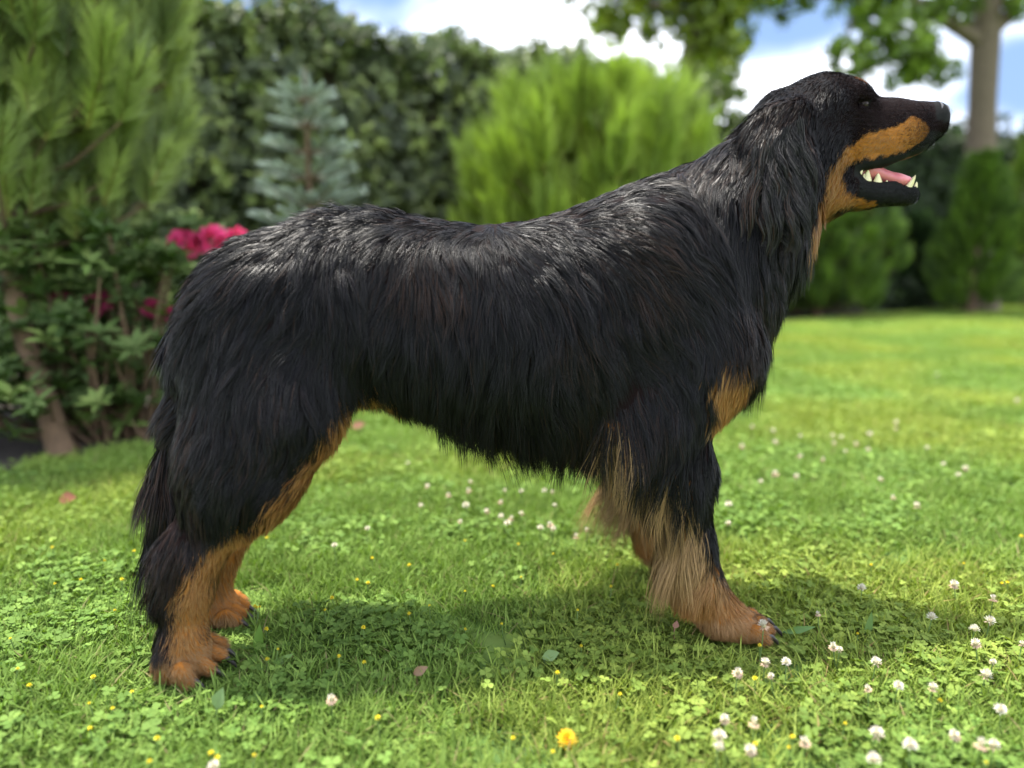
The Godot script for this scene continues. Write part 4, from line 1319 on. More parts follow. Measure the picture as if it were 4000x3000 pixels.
func rhododendron(bark_m: Material) -> void:
	var r := RandomNumberGenerator.new()
	r.seed = 71
	var base: Vector3 = Vector3(-1.3276, 0, -2.4573)
	var o := thing("rhododendron", base)
	tag(o, "leafy rhododendron with crimson pink flower heads behind the dog's rump", "shrub")
	var stems := Shape.new()
	var where := [[], []]
	var tints := [[], []]
	for i in 400:
		var low := i > 300
		var px := r.randf_range(-400, 600) if low else r.randf_range(-80, 900)
		var py := r.randf_range(1480, 1860) if low else r.randf_range(880, 1720)
		var depth := r.randf_range(2.0, 2.5) if low else r.randf_range(2.2, 2.9)
		var p := Vector3((px - 2000.0) / 2800.0 * depth, 0.55 + (1075.0 - py) / 2800.0 * depth, -depth)
		if p.y < 0.06 or not Geometry2D.is_point_in_polygon(Vector2(p.x, p.z), bed_outline):
			continue
		p -= base
		if r.randf() < 0.5:
			var foot := Vector3(p.x * 0.55 + r.randf_range(-0.1, 0.1), 0.0, p.z * 0.6)
			stems.tube([foot, foot.lerp(p, 0.5) + Vector3(r.randf_range(-0.05, 0.05), 0, 0), p], [0.010, 0.008, 0.004], 5, Color.WHITE)
		for k in 2:
			var v := r.randi() % 2
			where[v].append(upright(Vector3(r.randf_range(-0.6, 0.6), 1, r.randf_range(-0.4, 0.8)), r.randf() * TAU, Vector3.ONE * r.randf_range(0.7, 1.1), p + Vector3(r.randf_range(-0.05, 0.05), r.randf_range(-0.05, 0.05), 0)))
			tints[v].append(Color(0.07, 0.115, 0.04).lerp(Color(0.20, 0.28, 0.08), r.randf() * r.randf()))
	part("stems", stems.mesh(), bark_m, o)
	var m := stuff_material(Color.WHITE, 0.65, Color(0.45, 0.55, 0.3))
	m.metallic_specular = 0.25
	for v in 2:
		spread("leaves", sprig(72 + v, 9, 0.03, 0.085, 0.03), m, where[v], tints[v], o)
	var petals := stuff_material(Color.WHITE, 0.6, Color(0.75, 0.3, 0.45))
	for f in [[Vector3(-1.1211, 0.6584, -2.5), 0.05, 1.0], [Vector3(-1.032, 0.6723, -2.52), 0.05, 1.0], [Vector3(-0.9604, 0.6869, -2.55), 0.034, 0.9], [Vector3(-1.3649, 0.4648, -2.38), 0.04, 0.6], [Vector3(-1.2131, 0.4436, -2.42), 0.03, 0.6], [Vector3(-1.167, 0.4265, -2.42), 0.03, 0.65], [Vector3(-1.4986, 0.4784, -2.4), 0.026, 0.4]]:
		var s := Shape.new()
		for k in 70:
			var d := Vector3(r.randfn(), r.randfn() * 0.8 + 0.25, r.randfn()).normalized()
			var c: float = f[2] * r.randf_range(0.8, 1.2)
			var up := d.cross(Vector3(r.randfn(), r.randfn(), r.randfn())).normalized()
			s.leaf(d * f[1] * 0.45, d, up, f[1] * 0.75, f[1] * 0.62, Color(0.72 * c, 0.07 * c, 0.24 * c), -0.2)
		var fl := part("flower_head", s.mesh(), petals, o)
		fl.position = f[0] - base

func broadleaf_trees(bark_m: Material) -> void:
	var r := RandomNumberGenerator.new()
	r.seed = 81
	# tall tree with the clear trunk
	var base: Vector3 = Vector3(7.4477, 0.1868, -11.5)
	base.y = 0.0
	var o := thing("broadleaf_tree", base)
	tag(o, "tall tree with clear grey trunk and forked boughs beyond the dog's nose", "tree")
	var ts := Shape.new()
	ts.tube([Vector3.ZERO, Vector3(7.2679, 2.0466, -11.5) - base, Vector3(7.2086, 3.1874, -11.5) - base, Vector3(7.165, 4.112, -11.5) - base, Vector3(7.1546, 5.1915, -11.5) - base, Vector3(7.0218, 7.0899, -11.5) - base], [0.30, 0.225, 0.19, 0.20, 0.15, 0.10], 14, Color.WHITE)
	part("trunk", ts.mesh(), bark_m, o)
	for b in [
		[[Vector3(7.1316, 4.0572, -11.5), Vector3(6.7471, 4.1895, -11.4), Vector3(6.1553, 4.373, -11.2), Vector3(5.657, 4.546, -11), Vector3(4.9926, 4.5704, -10.7), Vector3(4.0125, 4.6907, -10.5)], [0.13, 0.10, 0.085, 0.07, 0.05, 0.03]],
		[[Vector3(7.1808, 4.1485, -11.5), Vector3(7.3804, 4.3695, -11.4), Vector3(7.5774, 4.7255, -11.3), Vector3(7.785, 5.2426, -11.2)], [0.12, 0.10, 0.08, 0.05]],
		[[Vector3(5.657, 4.546, -11), Vector3(5.3308, 4.1004, -10.8), Vector3(5.1273, 3.728, -10.7)], [0.05, 0.025, 0.012]],
		[[Vector3(5.9427, 4.4434, -11.1), Vector3(5.9043, 3.9954, -10.9), Vector3(5.8429, 3.6197, -10.8)], [0.04, 0.022, 0.01]],
		[[Vector3(4.9926, 4.5704, -10.7), Vector3(4.7267, 4.1349, -10.6), Vector3(4.604, 3.7021, -10.5)], [0.04, 0.022, 0.01]],
	]:
		var s := Shape.new()
		var path := []
		for p in b[0]:
			path.append(p - base)
		s.tube(path, b[1], 8, Color.WHITE)
		part("bough", s.mesh(), bark_m, o)
	var clumps := []
	for q in [Vector3(5.1367, 4.2704, -10.8), Vector3(5.367, 4.1004, -10.8), Vector3(4.999, 3.9999, -10.7), Vector3(5.1917, 3.8302, -10.7), Vector3(4.6063, 3.6686, -10.5), Vector3(4.6889, 3.5008, -10.5), Vector3(5.6741, 3.8952, -10.8), Vector3(5.8312, 3.7577, -10.8), Vector3(5.6969, 3.6197, -10.8), Vector3(5.6014, 3.4464, -10.8), Vector3(6.0475, 3.6132, -10.9), Vector3(6.1674, 3.5083, -10.9), Vector3(6.5209, 4.4785, -11.2), Vector3(5.263, 4.5071, -10.8), Vector3(4.7528, 4.2681, -10.6), Vector3(5.8639, 4.2702, -11), Vector3(7.4109, 4.5136, -11.3), Vector3(5.4695, 3.7233, -10.8), Vector3(4.9611, 3.3587, -10.6)]:
		clumps.append([q - base, r.randf_range(0.16, 0.30)])
	clumps.append_array(clump_row(r, Vector3(3.6302, 5.3607, -11) - base, Vector3(8.712, 5.7194, -11.5) - base, 40, 0.8, 0.3, 0.55))
	clumps.append_array(clump_row(r, Vector3(4.6198, 6.8056, -11) - base, Vector3(9.6919, 7.3743, -12) - base, 40, 1.3, 0.4, 0.7))
	leafy_crown(o, "crown", clumps, 95, 0.11, 0.075, Color(0.09, 0.15, 0.02), Color(0.26, 0.38, 0.04), 82, 0.35)

	# tree clothed in leaves down its trunk, above the dog's neck
	base = Vector3(2.488, 0.1282, -10)
	base.y = 0.0
	o = thing("broadleaf_tree", base)
	tag(o, "leaf-clad tree with hanging boughs above the dog's neck", "tree")
	var t2 := Shape.new()
	t2.tube([Vector3.ZERO, Vector3(2.3994, 2.5161, -10) - base, Vector3(2.3852, 3.8058, -10) - base, Vector3(2.3486, 5.6468, -10) - base], [0.2, 0.16, 0.13, 0.08], 10, Color.WHITE)
	part("trunk", t2.mesh(), bark_m, o)
	for b in [[[Vector3(2.3637, 3.932, -10), Vector3(1.8551, 4.0225, -9.9), Vector3(1.313, 3.926, -9.8)], [0.07, 0.05, 0.02]], [[Vector3(2.3672, 3.8374, -10), Vector3(2.6769, 4.0576, -10), Vector3(3.0145, 3.9948, -10)], [0.06, 0.04, 0.02]]]:
		var s := Shape.new()
		var path := []
		for p in b[0]:
			path.append(p - base)
		s.tube(path, b[1], 7, Color.WHITE)
		part("bough", s.mesh(), bark_m, o)
	clumps = []
	for q in [Vector3(1.2157, 3.8643, -9.8), Vector3(1.4435, 3.9567, -9.8), Vector3(1.3821, 3.7717, -9.8), Vector3(1.7251, 3.9293, -9.9), Vector3(1.8625, 3.7733, -9.9), Vector3(1.5724, 4.0488, -9.8), Vector3(2.0756, 4.0262, -10), Vector3(2.847, 3.9948, -10), Vector3(2.9869, 3.869, -10), Vector3(2.6755, 4.0889, -10), Vector3(2.7897, 3.7742, -10), Vector3(2.0037, 4.1828, -10), Vector3(1.1199, 3.7097, -9.8)]:
		clumps.append([q - base, r.randf_range(0.14, 0.26)])
	for k in 26:
		var y := lerpf(-60.0, 420.0, k / 25.0)
		var half := lerpf(60.0, 95.0, k / 25.0)
		var w := Vector3((2710.0 + r.randf_range(-half, half) - 2000.0) / 2800.0 * 9.9, 0.55 + (1075.0 - y) / 2800.0 * 9.9, -9.9 + r.randf_range(-0.2, 0.2))
		clumps.append([w - base, r.randf_range(0.18, 0.30)])
	clumps.append_array(clump_row(r, Vector3(0.8255, 4.8929, -10) - base, Vector3(3.4652, 4.9234, -10) - base, 30, 0.5, 0.3, 0.5))
	leafy_crown(o, "crown", clumps, 95, 0.10, 0.07, Color(0.10, 0.15, 0.015), Color(0.30, 0.38, 0.03), 84, 0.3)

	# rounded shrub at its foot
	base = Vector3(2.3543, 0.162, -9.2)
	base.y = 0.0
	o = thing("round_shrub", base)
	tag(o, "rounded olive green shrub at the foot of the leaf-clad tree", "shrub")
	var t3 := Shape.new()
	t3.tube([Vector3.ZERO, Vector3(0, 1.4, 0)], [0.07, 0.03], 7, Color.WHITE)
	part("stem", t3.mesh(), bark_m, o)
	clumps = []
	for k in 70:
		var d := Vector3(r.randfn(), r.randfn(), r.randfn()).normalized()
		clumps.append([Vector3(0, 1.6, 0) + d * Vector3(0.62, 1.35, 0.6) * pow(r.randf(), 0.3), r.randf_range(0.2, 0.34)])
	leafy_crown(o, "crown", clumps, 70, 0.09, 0.05, Color(0.05, 0.08, 0.015), Color(0.15, 0.21, 0.03), 88)

# ---------------------------------------------------------------- what grows in the lawn
func grass_patch(seed_: int, blades: int, reach: float) -> Mesh:
	var r := RandomNumberGenerator.new()
	r.seed = seed_
	var s := Shape.new()
	for i in blades:
		var a := r.randf() * TAU
		var d := reach * sqrt(r.randf())
		var root := Vector3(cos(a) * d, -0.002, sin(a) * d)
		var b := r.randf() * TAU
		var lean := r.randf_range(0.1, 0.85)
		var out := Vector3(cos(b), 0, sin(b))
		var along := (Vector3.UP + out * lean).normalized()
		var len_ := r.randf_range(0.020, 0.045)
		var c := Color(0.14, 0.225, 0.038).lerp(Color(0.31, 0.41, 0.095), r.randf())
		if r.randf() < 0.08:
			c = Color(0.30, 0.25, 0.11)
		s.blade(root, along, (out - Vector3.UP * 0.5) * r.randf_range(0.1, 0.55), len_, r.randf_range(0.0016, 0.0032), -out + Vector3.UP * 0.6, c, 3)
	return s.mesh()

func clover_patch(seed_: int, leaves: int, reach: float, leaflet: float) -> Mesh:
	var r := RandomNumberGenerator.new()
	r.seed = seed_
	var s := Shape.new()
	for i in leaves:
		var a := r.randf() * TAU
		var d := reach * sqrt(r.randf())
		var high := r.randf_range(0.008, 0.027)
		var foot := Vector3(cos(a) * d, -0.002, sin(a) * d)
		var top := foot + Vector3(r.randf_range(-0.008, 0.008), high, r.randf_range(-0.008, 0.008))
		s.blade(foot, (top - foot).normalized(), Vector3.ZERO, (top - foot).length(), 0.0012, Vector3(cos(a), 0, sin(a)), Color(0.12, 0.19, 0.05), 1)
		var tilt := Vector3(r.randf_range(-0.5, 0.5), 1, r.randf_range(-0.5, 0.5)).normalized()
		var spin := r.randf() * TAU
		var c := Color(0.11, 0.18, 0.036).lerp(Color(0.26, 0.36, 0.075), r.randf() * r.randf())
		var k := leaflet * r.randf_range(0.7, 1.25)
		for j in 3:
			var dir := Vector3(cos(spin + j * TAU / 3), 0, sin(spin + j * TAU / 3))
			dir = (dir - tilt * dir.dot(tilt)).normalized()
			clover_leaflet(s, top, dir, tilt, k, c * r.randf_range(0.9, 1.1))
	# thin grass stands between the clover
	for i in 45:
		var a := r.randf() * TAU
		var d := reach * sqrt(r.randf())
		var b := r.randf() * TAU
		var out := Vector3(cos(b), 0, sin(b))
		s.blade(Vector3(cos(a) * d, -0.002, sin(a) * d), (Vector3.UP + out * r.randf_range(0.1, 0.8)).normalized(), (out - Vector3.UP * 0.5) * r.randf_range(0.1, 0.5), r.randf_range(0.022, 0.048), r.randf_range(0.0014, 0.0028), -out + Vector3.UP * 0.6, Color(0.14, 0.225, 0.038).lerp(Color(0.31, 0.41, 0.095), r.randf()), 3)
	return s.mesh()

func clover_leaflet(s: Shape, at: Vector3, dir: Vector3, up: Vector3, size: float, c: Color) -> void:
	# a rounded leaflet, notched at the end, folded a little along the middle
	var side := dir.cross(up)
	var mid := s.put(at + dir * size * 0.55 - up * size * 0.08, up, c)
	var ring := []
	for q in [[0.0, 0.0], [0.35, 0.42], [0.75, 0.52], [1.02, 0.28], [0.95, 0.0], [1.02, -0.28], [0.75, -0.52], [0.35, -0.42]]:
		var lifted: float = absf(q[1]) * size * 0.28
		ring.append(s.put(at + dir * size * q[0] + side * size * q[1] + up * lifted, (up - side * q[1] * 0.4).normalized(), c))
	for i in 8:
		s.tri(mid, ring[i], ring[(i + 1) % 8])

func scatter(r: RandomNumberGenerator, x0: float, x1: float, z0: float, z1: float, count: int, size: Vector3, where: Array, tints: Array, kinds: int, green: float) -> void:
	for i in count:
		var p := Vector3(r.randf_range(x0, x1), 0, r.randf_range(z0, z1))
		if not on_lawn(Vector2(p.x, p.z)):
			continue
		var tall := 1.0
		for f in paw_prints:
			var d := Vector2(p.x - f.x, p.z - f.y).length()
			if d < f.z + 0.045:
				tall = minf(tall, 0.28 if d < f.z else 0.55)
		# clover holds patches of its own, the grass the rest
		var patchy := ripple.get_noise_2d(p.x * 2.1 + 4.0, p.z * 2.1) + 0.55 * ripple.get_noise_2d(p.x * 6.0, p.z * 6.0) + clampf(p.x * 0.5 + (p.z + 1.1) * 0.5, -0.3, 0.4)
		var clover := r.randf() < clampf(0.30 + patchy * 0.4, 0.10, 0.6)
		var v := (kinds if clover else 0) + r.randi() % kinds
		var k := r.randf_range(0.85, 1.2)
		where[v].append(Transform3D(Basis(Vector3.UP, r.randf() * TAU) * Basis.from_scale(Vector3(size.x * k, size.y * k * tall, size.z * k)), p))
		var dry := clampf(ripple.get_noise_2d(p.x * 0.9 + 20.0, p.z * 0.9) * 0.35, -0.12, 0.2)
		var t := r.randf_range(0.85, 1.15) * green
		tints[v].append(Color(t * (1.0 + dry), t * (1.0 + dry * 0.35), t))

var paw_prints: Array[Vector3] = []

func make_lawn_plants() -> void:
	for f in [[Vector3(0.3456, 0, -1.0423), 0.075], [Vector3(0.3108, 0, -1.0753), 0.05], [Vector3(-0.455, 0, -0.94), 0.075], [Vector3(-0.4683, 0, -1.1014), 0.06], [Vector3(0.3548, 0, -1.275), 0.05]]:
		paw_prints.append(Vector3(f[0].x, f[0].z, f[1]))
	var r := RandomNumberGenerator.new()
	r.seed = 201
	var kinds := 4
	var where := []
	var tints := []
	for i in kinds * 2:
		where.append([])
		tints.append([])
	scatter(r, -1.5, 1.9, -1.75, -0.5, 2600, Vector3(1, 1, 1), where, tints, kinds, 1.0)
	scatter(r, -1.7, 2.6, -3.0, -1.7, 1900, Vector3(1.25, 1.05, 1.25), where, tints, kinds, 1.0)
	scatter(r, -1.7, 5.5, -6.5, -2.9, 4200, Vector3(1.7, 1.15, 1.7), where, tints, kinds, 1.05)
	scatter(r, 0.0, 13.0, -12.0, -6.3, 5200, Vector3(2.6, 1.3, 2.6), where, tints, kinds, 1.1)
	scatter(r, 4.0, 20.0, -24.0, -11.5, 4200, Vector3(4.0, 1.5, 4.0), where, tints, kinds, 1.1)
	var blades := stuff_material(Color.WHITE, 0.7, Color(0.70, 0.74, 0.3))
	blades.metallic_specular = 0.25
	var turf := Node3D.new()
	turf.name = "grass"
	add_child(turf)
	tag(turf, "short mown grass with clover leaves covering the lawn", "grass", "", "stuff")
	for i in kinds:
		spread("blades", grass_patch(300 + i, 125, 0.055), blades, where[i], tints[i], turf)
		spread("clover_leaves", clover_patch(320 + i, 42, 0.058, 0.0045 + 0.0012 * i), blades, where[kinds + i], tints[kinds + i], turf)
	lawn_flowers(r)
	loose_leaves(r)

func clover_head(seed_: int, faded: float) -> Mesh:
	var r := RandomNumberGenerator.new()
	r.seed = seed_
	var s := Shape.new()
	for i in 54:
		var t := (i + 0.5) / 54.0
		var el := lerpf(1.45, -0.55, t)
		var a := i * 2.399
		var d := Vector3(cos(a) * cos(el), sin(el), sin(a) * cos(el))
		var old := t > 1.0 - faded
		if old:
			d = (d + Vector3(0, -0.9, 0)).normalized()
		var c := Color(0.66, 0.63, 0.53).lerp(Color(0.48, 0.30, 0.18), (0.75 if old else 0.0) + 0.12 * r.randf())
		var up := (Vector3.UP - d * d.y + Vector3(0.01, 0, 0)).normalized()
		s.leaf(d * 0.0022, (d + up * 0.35).normalized(), up, r.randf_range(0.0058, 0.0075), 0.0026, c, -0.25)
	s.blob(Vector3.ZERO, Vector3(0.0036, 0.0034, 0.0036), Color(0.45, 0.40, 0.22), 5, 7)
	return s.mesh()

func flower(called: String, label: String, group: String, head: Mesh, hm: Material, sm: Material, at: Vector3, size: float, r: RandomNumberGenerator) -> void:
	var o := thing(called, Vector3(at.x, 0, at.z), r.randf() * TAU)
	tag(o, label, "flower", group)
	var lean := Vector3(r.randf_range(-0.012, 0.012), 0, r.randf_range(-0.012, 0.012))
	var st := Shape.new()
	st.tube([lean, lean * 0.3 + Vector3(0, at.y * 0.5, 0), Vector3(0, at.y, 0)], [0.0009, 0.0008, 0.0008], 5, Color.WHITE)
	part("stem", st.mesh(), sm, o)
	var h := part("flower_head", head, hm, o)
	h.position = Vector3(0, at.y, 0)
	h.scale = Vector3.ONE * size
	h.rotation = Vector3(r.randf_range(-0.35, 0.35), 0, r.randf_range(-0.35, 0.35))

func counted(n: int) -> String:
	var end := "th"
	if n % 100 < 11 or n % 100 > 13:
		end = {1: "st", 2: "nd", 3: "rd"}.get(n % 10, "th")
	return str(n) + end

# each point's place in the order of distance from a landmark
func ranks(points: PackedVector3Array, mark: Vector3) -> PackedInt32Array:
	var order := []
	for i in points.size():
		order.append([Vector2(points[i].x - mark.x, points[i].z - mark.z).length(), i])
	order.sort_custom(func(a, b): return a[0] < b[0])
	var out := PackedInt32Array()
	out.resize(points.size())
	for k in order.size():
		out[order[k][1]] = k + 1
	return out

func lawn_flowers(r: RandomNumberGenerator) -> void:
	var petal := stuff_material(Color.WHITE, 0.7, Color(0.5, 0.5, 0.45))
	var stalk := stuff_material(lin(0.12, 0.2, 0.05), 0.6, Color.BLACK, false)
	var heads := [clover_head(401, 0.0), clover_head(402, 0.22), clover_head(403, 0.45), clover_head(404, 0.1)]
	var near: PackedVector3Array = PackedVector3Array([Vector3(0.5731, 0.045, -1.1113), Vector3(0.7325, 0.045, -1.1251), Vector3(0.7619, 0.045, -1.0717), Vector3(0.7085, 0.045, -0.9992), Vector3(0.6688, 0.045, -0.9727), Vector3(0.6448, 0.045, -0.9318), Vector3(0.4432, 0.045, -0.9241), Vector3(0.4486, 0.045, -0.9166), Vector3(0.3626, 0.045, -0.8836), Vector3(0.3347, 0.045, -0.8824), Vector3(0.2911, 0.045, -0.8588), Vector3(0.4822, 0.045, -0.8836), Vector3(0.4816, 0.045, -0.8284), Vector3(0.5224, 0.045, -0.8239), Vector3(0.4412, 0.045, -0.8223), Vector3(0.6067, 0.045, -0.8528), Vector3(0.5752, 0.045, -0.7782), Vector3(0.2451, 0.045, -0.7595), Vector3(0.2765, 0.045, -0.7528), Vector3(0.2299, 0.045, -0.7288), Vector3(0.2239, 0.045, -0.7109), Vector3(0.2571, 0.045, -0.7053), Vector3(0.3212, 0.045, -0.7191), Vector3(0.4079, 0.045, -0.7342), Vector3(0.4337, 0.045, -0.7135), Vector3(0.4924, 0.045, -0.7302), Vector3(0.5112, 0.045, -0.7147), Vector3(0.5246, 0.045, -0.7135), Vector3(0.382, 0.045, -0.6896), Vector3(0.3309, 0.045, -0.8511), Vector3(0.4626, 0.045, -1.0204), Vector3(0.6368, 0.045, -0.8843), Vector3(0.6291, 0.045, -1.0097), Vector3(0.7084, 0.045, -0.9311), Vector3(-0.2179, 0.045, -0.7994), Vector3(-0.3112, 0.045, -0.68)])
	var looks := ["fresh", "slightly faded", "half browned", "full"]
	var place := ranks(near, Vector3(0.3747, 0, -1.0343))
	for i in near.size():
		var small := i in [7, 14, 29, 30, 31, 33]
		flower("white_clover_flower", looks[i % 4] + " white clover flower in sharp focus, %s from the dog's front paw" % counted(place[i]), "white clover flowers close to the viewer", heads[i % 4], petal, stalk, near[i], r.randf_range(0.45, 0.6) if small else r.randf_range(0.7, 0.95), r)
	var paw: Vector3 = Vector3(0.3571, 0.06, -0.955)
	flower("white_clover_flower", "white clover flower head resting against the dog's front paw", "", heads[1], petal, stalk, paw, 1.0, r)
	var far: PackedVector3Array = PackedVector3Array([Vector3(2.18, 0.05, -3.6432), Vector3(2.0568, 0.05, -2.8765), Vector3(0.8088, 0.05, -2.3637), Vector3(0.8583, 0.05, -2.3029), Vector3(0.9109, 0.05, -2.2154), Vector3(0.8036, 0.05, -2.1341), Vector3(0.6838, 0.05, -2.0809), Vector3(1.0177, 0.05, -2.2264), Vector3(1.0378, 0.05, -2.2081), Vector3(0.9747, 0.05, -2.1206), Vector3(1.0398, 0.05, -2.1138), Vector3(1.1456, 0.05, -2.2451), Vector3(1.0358, 0.05, -2.0332), Vector3(1.3291, 0.05, -2.432), Vector3(1.2759, 0.05, -2.3349), Vector3(0.9631, 0.05, -2.0178), Vector3(1.224, 0.05, -2.0616), Vector3(0.8072, 0.05, -1.9584), Vector3(0.8561, 0.05, -1.9215), Vector3(1.1622, 0.05, -1.8779), Vector3(1.1363, 0.05, -1.7697), Vector3(1.1939, 0.05, -1.8337), Vector3(0.675, 0.05, -1.7841), Vector3(0.7161, 0.05, -1.7532), Vector3(0.612, 0.05, -1.7077), Vector3(0.9187, 0.05, -1.7302), Vector3(0.8723, 0.05, -1.5837), Vector3(0.4427, 0.05, -1.4084), Vector3(0.479, 0.05, -1.528), Vector3(0.8927, 0.05, -1.5227)])
	place = ranks(far, Vector3(0.5765, 0, -1.8378))
	for i in far.size():
		flower("white_clover_flower", "blurred white clover flower on the lawn before the dog's chest, %s from the chest" % counted(place[i]), "white clover flowers beyond the dog's chest", heads[i % 4], petal, stalk, far[i], r.randf_range(0.7, 1.15), r)
	var under: PackedVector3Array = PackedVector3Array([Vector3(-0.2819, 0.05, -1.886), Vector3(-0.2041, 0.05, -1.6707), Vector3(-0.1468, 0.05, -1.6012), Vector3(-0.2009, 0.05, -1.5227), Vector3(-0.1018, 0.05, -1.5262), Vector3(-0.1021, 0.05, -1.7099), Vector3(-0.1021, 0.05, -1.6353), Vector3(-0.0169, 0.05, -1.6353), Vector3(0.0229, 0.05, -1.6292), Vector3(-0.054, 0.05, -1.4844), Vector3(-0.0258, 0.05, -1.5499), Vector3(-0.0227, 0.05, -1.4527), Vector3(-0.0094, 0.05, -1.4084), Vector3(0.0207, 0.05, -1.4709), Vector3(-0.0021, 0.05, -1.4382), Vector3(0.0944, 0.05, -1.5262), Vector3(0.0767, 0.05, -1.6353), Vector3(0.0948, 0.05, -1.6231), Vector3(0.0777, 0.05, -1.4008), Vector3(0.0825, 0.05, -1.3754), Vector3(0.0565, 0.05, -1.3783), Vector3(0.1491, 0.05, -1.371), Vector3(0.1243, 0.05, -1.3326), Vector3(-0.2903, 0.05, -1.3798), Vector3(-0.3335, 0.05, -1.2857), Vector3(-0.1071, 0.05, -1.4193)])
	place = ranks(under, Vector3(0.2842, 0, -1.0669))
	for i in under.size():
		flower("white_clover_flower", "blurred white clover flower seen under the belly, %s from the dog's near foreleg" % counted(place[i]), "white clover flowers seen under the belly", heads[i % 4], petal, stalk, under[i], r.randf_range(0.6, 0.95), r)
	# little yellow hop clover
	var ys := Shape.new()
	for i in 34:
		var t := (i + 0.5) / 34.0
		var el := lerpf(1.5, -0.7, t)
		var a := i * 2.399
		var d := Vector3(cos(a) * cos(el), sin(el), sin(a) * cos(el))
		var up := (Vector3.UP - d * d.y + Vector3(0.01, 0, 0)).normalized()
		var k := 0.85 + 0.3 * ((i * 7) % 5) / 4.0
		ys.leaf(d * 0.0006, (d + up * 0.5).normalized(), up, 0.0032, 0.0021, Color(0.78 * k, 0.66 * k, 0.03), -0.3)
	ys.blob(Vector3.ZERO, Vector3(0.002, 0.002, 0.002), Color(0.5, 0.42, 0.05), 4, 6)
	var yellow := ys.mesh()
	var yellows := PackedVector3Array()
	while yellows.size() < 84:
		var px := Vector2(r.randf(), r.randf())
		var z := -0.62 - 0.75 * px.y
		var x := (px.x * 2.0 - 1.0) * 0.75 * -z
		if x > 0.2 and r.randf() < 0.72:
			continue
		var blocked := false
		for f in paw_prints:
			if Vector2(x - f.x, z - f.y).length() < f.z + 0.01:
				blocked = true
		if blocked:
			continue
		yellows.append(Vector3(x, r.randf_range(0.026, 0.042), z))
	place = ranks(yellows, Vector3(0.0634, 0.022, -0.756))
	for i in yellows.size():
		flower("hop_clover_flower", "tiny yellow hop clover flower in the grass, %s from the dandelion" % counted(place[i]), "yellow hop clover flowers in the lawn", yellow, petal, stalk, yellows[i], r.randf_range(0.5, 0.95), r)
	# one dandelion
	var at: Vector3 = Vector3(0.0634, 0.022, -0.756)
	var o := thing("dandelion", Vector3(at.x, 0, at.z))
	tag(o, "single yellow dandelion half hidden in the grass, largest yellow flower", "flower")
	var ds := Shape.new()
	for i in 90:
		var t := i / 90.0
		var a := i * 2.399
		var el := lerpf(0.1, 1.3, t)
		var d := Vector3(cos(a) * cos(el), sin(el), sin(a) * cos(el))
		ds.leaf(d * 0.002, d, (Vector3.UP - d * d.y + Vector3(0.01, 0, 0)).normalized(), lerpf(0.0125, 0.006, t), 0.0022, Color(0.85, 0.50, 0.01) * r.randf_range(0.85, 1.1), 0.1)
	var fh := part("flower_head", ds.mesh(), petal, o)
	fh.position = Vector3(0, at.y, 0)
	fh.rotation = Vector3(0.5, 0, -0.25)
	var st := Shape.new()
	st.tube([Vector3.ZERO, Vector3(0, at.y, 0)], [0.0015, 0.0015], 6, Color.WHITE)
	part("stem", st.mesh(), stalk, o)

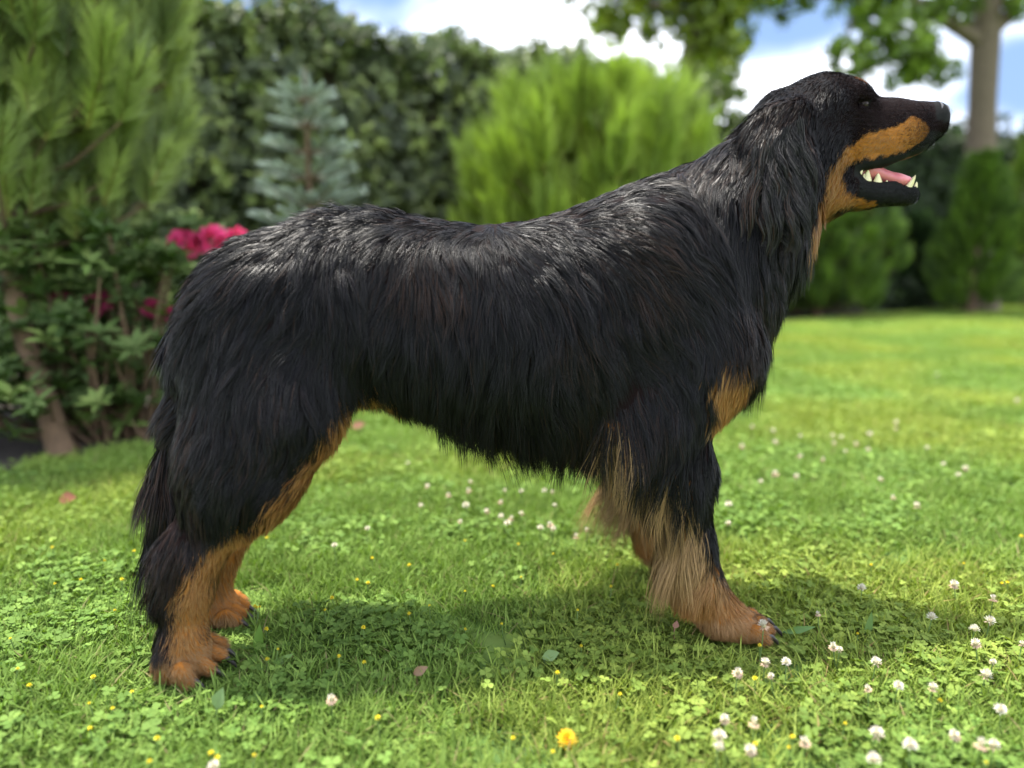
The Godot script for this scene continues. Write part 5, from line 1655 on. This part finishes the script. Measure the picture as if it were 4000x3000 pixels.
func loose_leaves(r: RandomNumberGenerator) -> void:
	var green := stuff_material(Color.WHITE, 0.5, Color(0.5, 0.6, 0.3))
	for q in [
		["broad_leaf", "upright bright green plantain leaf in the grass behind the near hind paw", Vector3(-0.3695, 0, -0.9743), 0.055, 0.016, Vector3(0.1, 1, 0.1), Color(0.13, 0.24, 0.04)],
		["broad_leaf", "broad green leaf lying in the grass below the dog's belly", Vector3(-0.3271, 0.015, -0.9375), 0.042, 0.012, Vector3(0.8, 0.5, -0.1), Color(0.15, 0.27, 0.05)],
		["broad_leaf", "pale grey green round leaf on the shaded grass between the paws", Vector3(0.0533, 0.03, -0.9279), 0.026, 0.016, Vector3(0.9, 0.2, -0.2), Color(0.13, 0.21, 0.06)],
		["broad_leaf", "wide flat leaf in the sunny grass at the lawn's outer side", Vector3(-0.6905, 0.015, -0.9275), 0.045, 0.016, Vector3(-0.7, 0.3, 0.3), Color(0.14, 0.27, 0.05)],
		["broad_leaf", "pale green upright leaf in the grass in front of the dog's belly", Vector3(-0.3594, 0.03, -0.8029), 0.03, 0.018, Vector3(0.3, 0.9, 0.1), Color(0.20, 0.30, 0.12)],
		["broad_leaf", "dandelion leaf lying across clover beyond the front paw", Vector3(0.435, 0.02, -1.0201), 0.05, 0.011, Vector3(0.9, 0.35, 0.3), Color(0.10, 0.20, 0.04)],
		["broad_leaf", "narrow upright leaf among white clover in front of the dog", Vector3(0.5367, 0, -1.0187), 0.055, 0.012, Vector3(0.05, 1, 0.05), Color(0.15, 0.25, 0.08)],
		["fallen_leaf", "brown fallen leaf on the lawn behind the dog's tail", Vector3(-1.0547, 0.03, -1.6431), 0.05, 0.03, Vector3(1, 0.15, 0.2), Color(0.20, 0.07, 0.03)],
		["fallen_leaf", "reddish fallen leaf on the lawn behind the dog's groin", Vector3(-0.5335, 0.04, -2.441), 0.055, 0.03, Vector3(1, 0.2, 0.1), Color(0.24, 0.11, 0.06)],
		["fallen_leaf", "small curled brown leaf in the grass in front of the dog's belly", Vector3(-0.1229, 0.03, -0.8887), 0.022, 0.013, Vector3(0.8, 0.5, 0.1), Color(0.22, 0.13, 0.07)],
		["fallen_leaf", "pink brown dry leaf in the shade beside the front leg feathering", Vector3(0.2428, 0.03, -1.0047), 0.014, 0.01, Vector3(0.2, 0.9, 0.1), Color(0.36, 0.19, 0.14)],
	]:
		var at: Vector3 = q[2]
		var o := thing(q[0], Vector3(at.x, 0, at.z))
		tag(o, q[1], "leaf")
		var s := Shape.new()
		var d: Vector3 = q[5].normalized()
		var up := Vector3(0, 0.5, 0.87)
		up = (up - d * up.dot(d)).normalized()
		s.leaf(Vector3(0, at.y, 0) - d * q[3] * 0.5 * (0.0 if d.y > 0.8 else 1.0), d, up, q[3], q[4], q[6], r.randf_range(-0.1, 0.25))
		part("leaf_blade", s.mesh(), green, o)
		var st := Shape.new()
		st.tube([Vector3(0, 0, 0), Vector3(0, at.y, 0) - d * q[3] * 0.45 * (0.0 if d.y > 0.8 else 1.0) + Vector3(0, 0.002, 0)], [0.0012, 0.001], 5, q[6])
		part("leaf_stalk", st.mesh(), green, o)
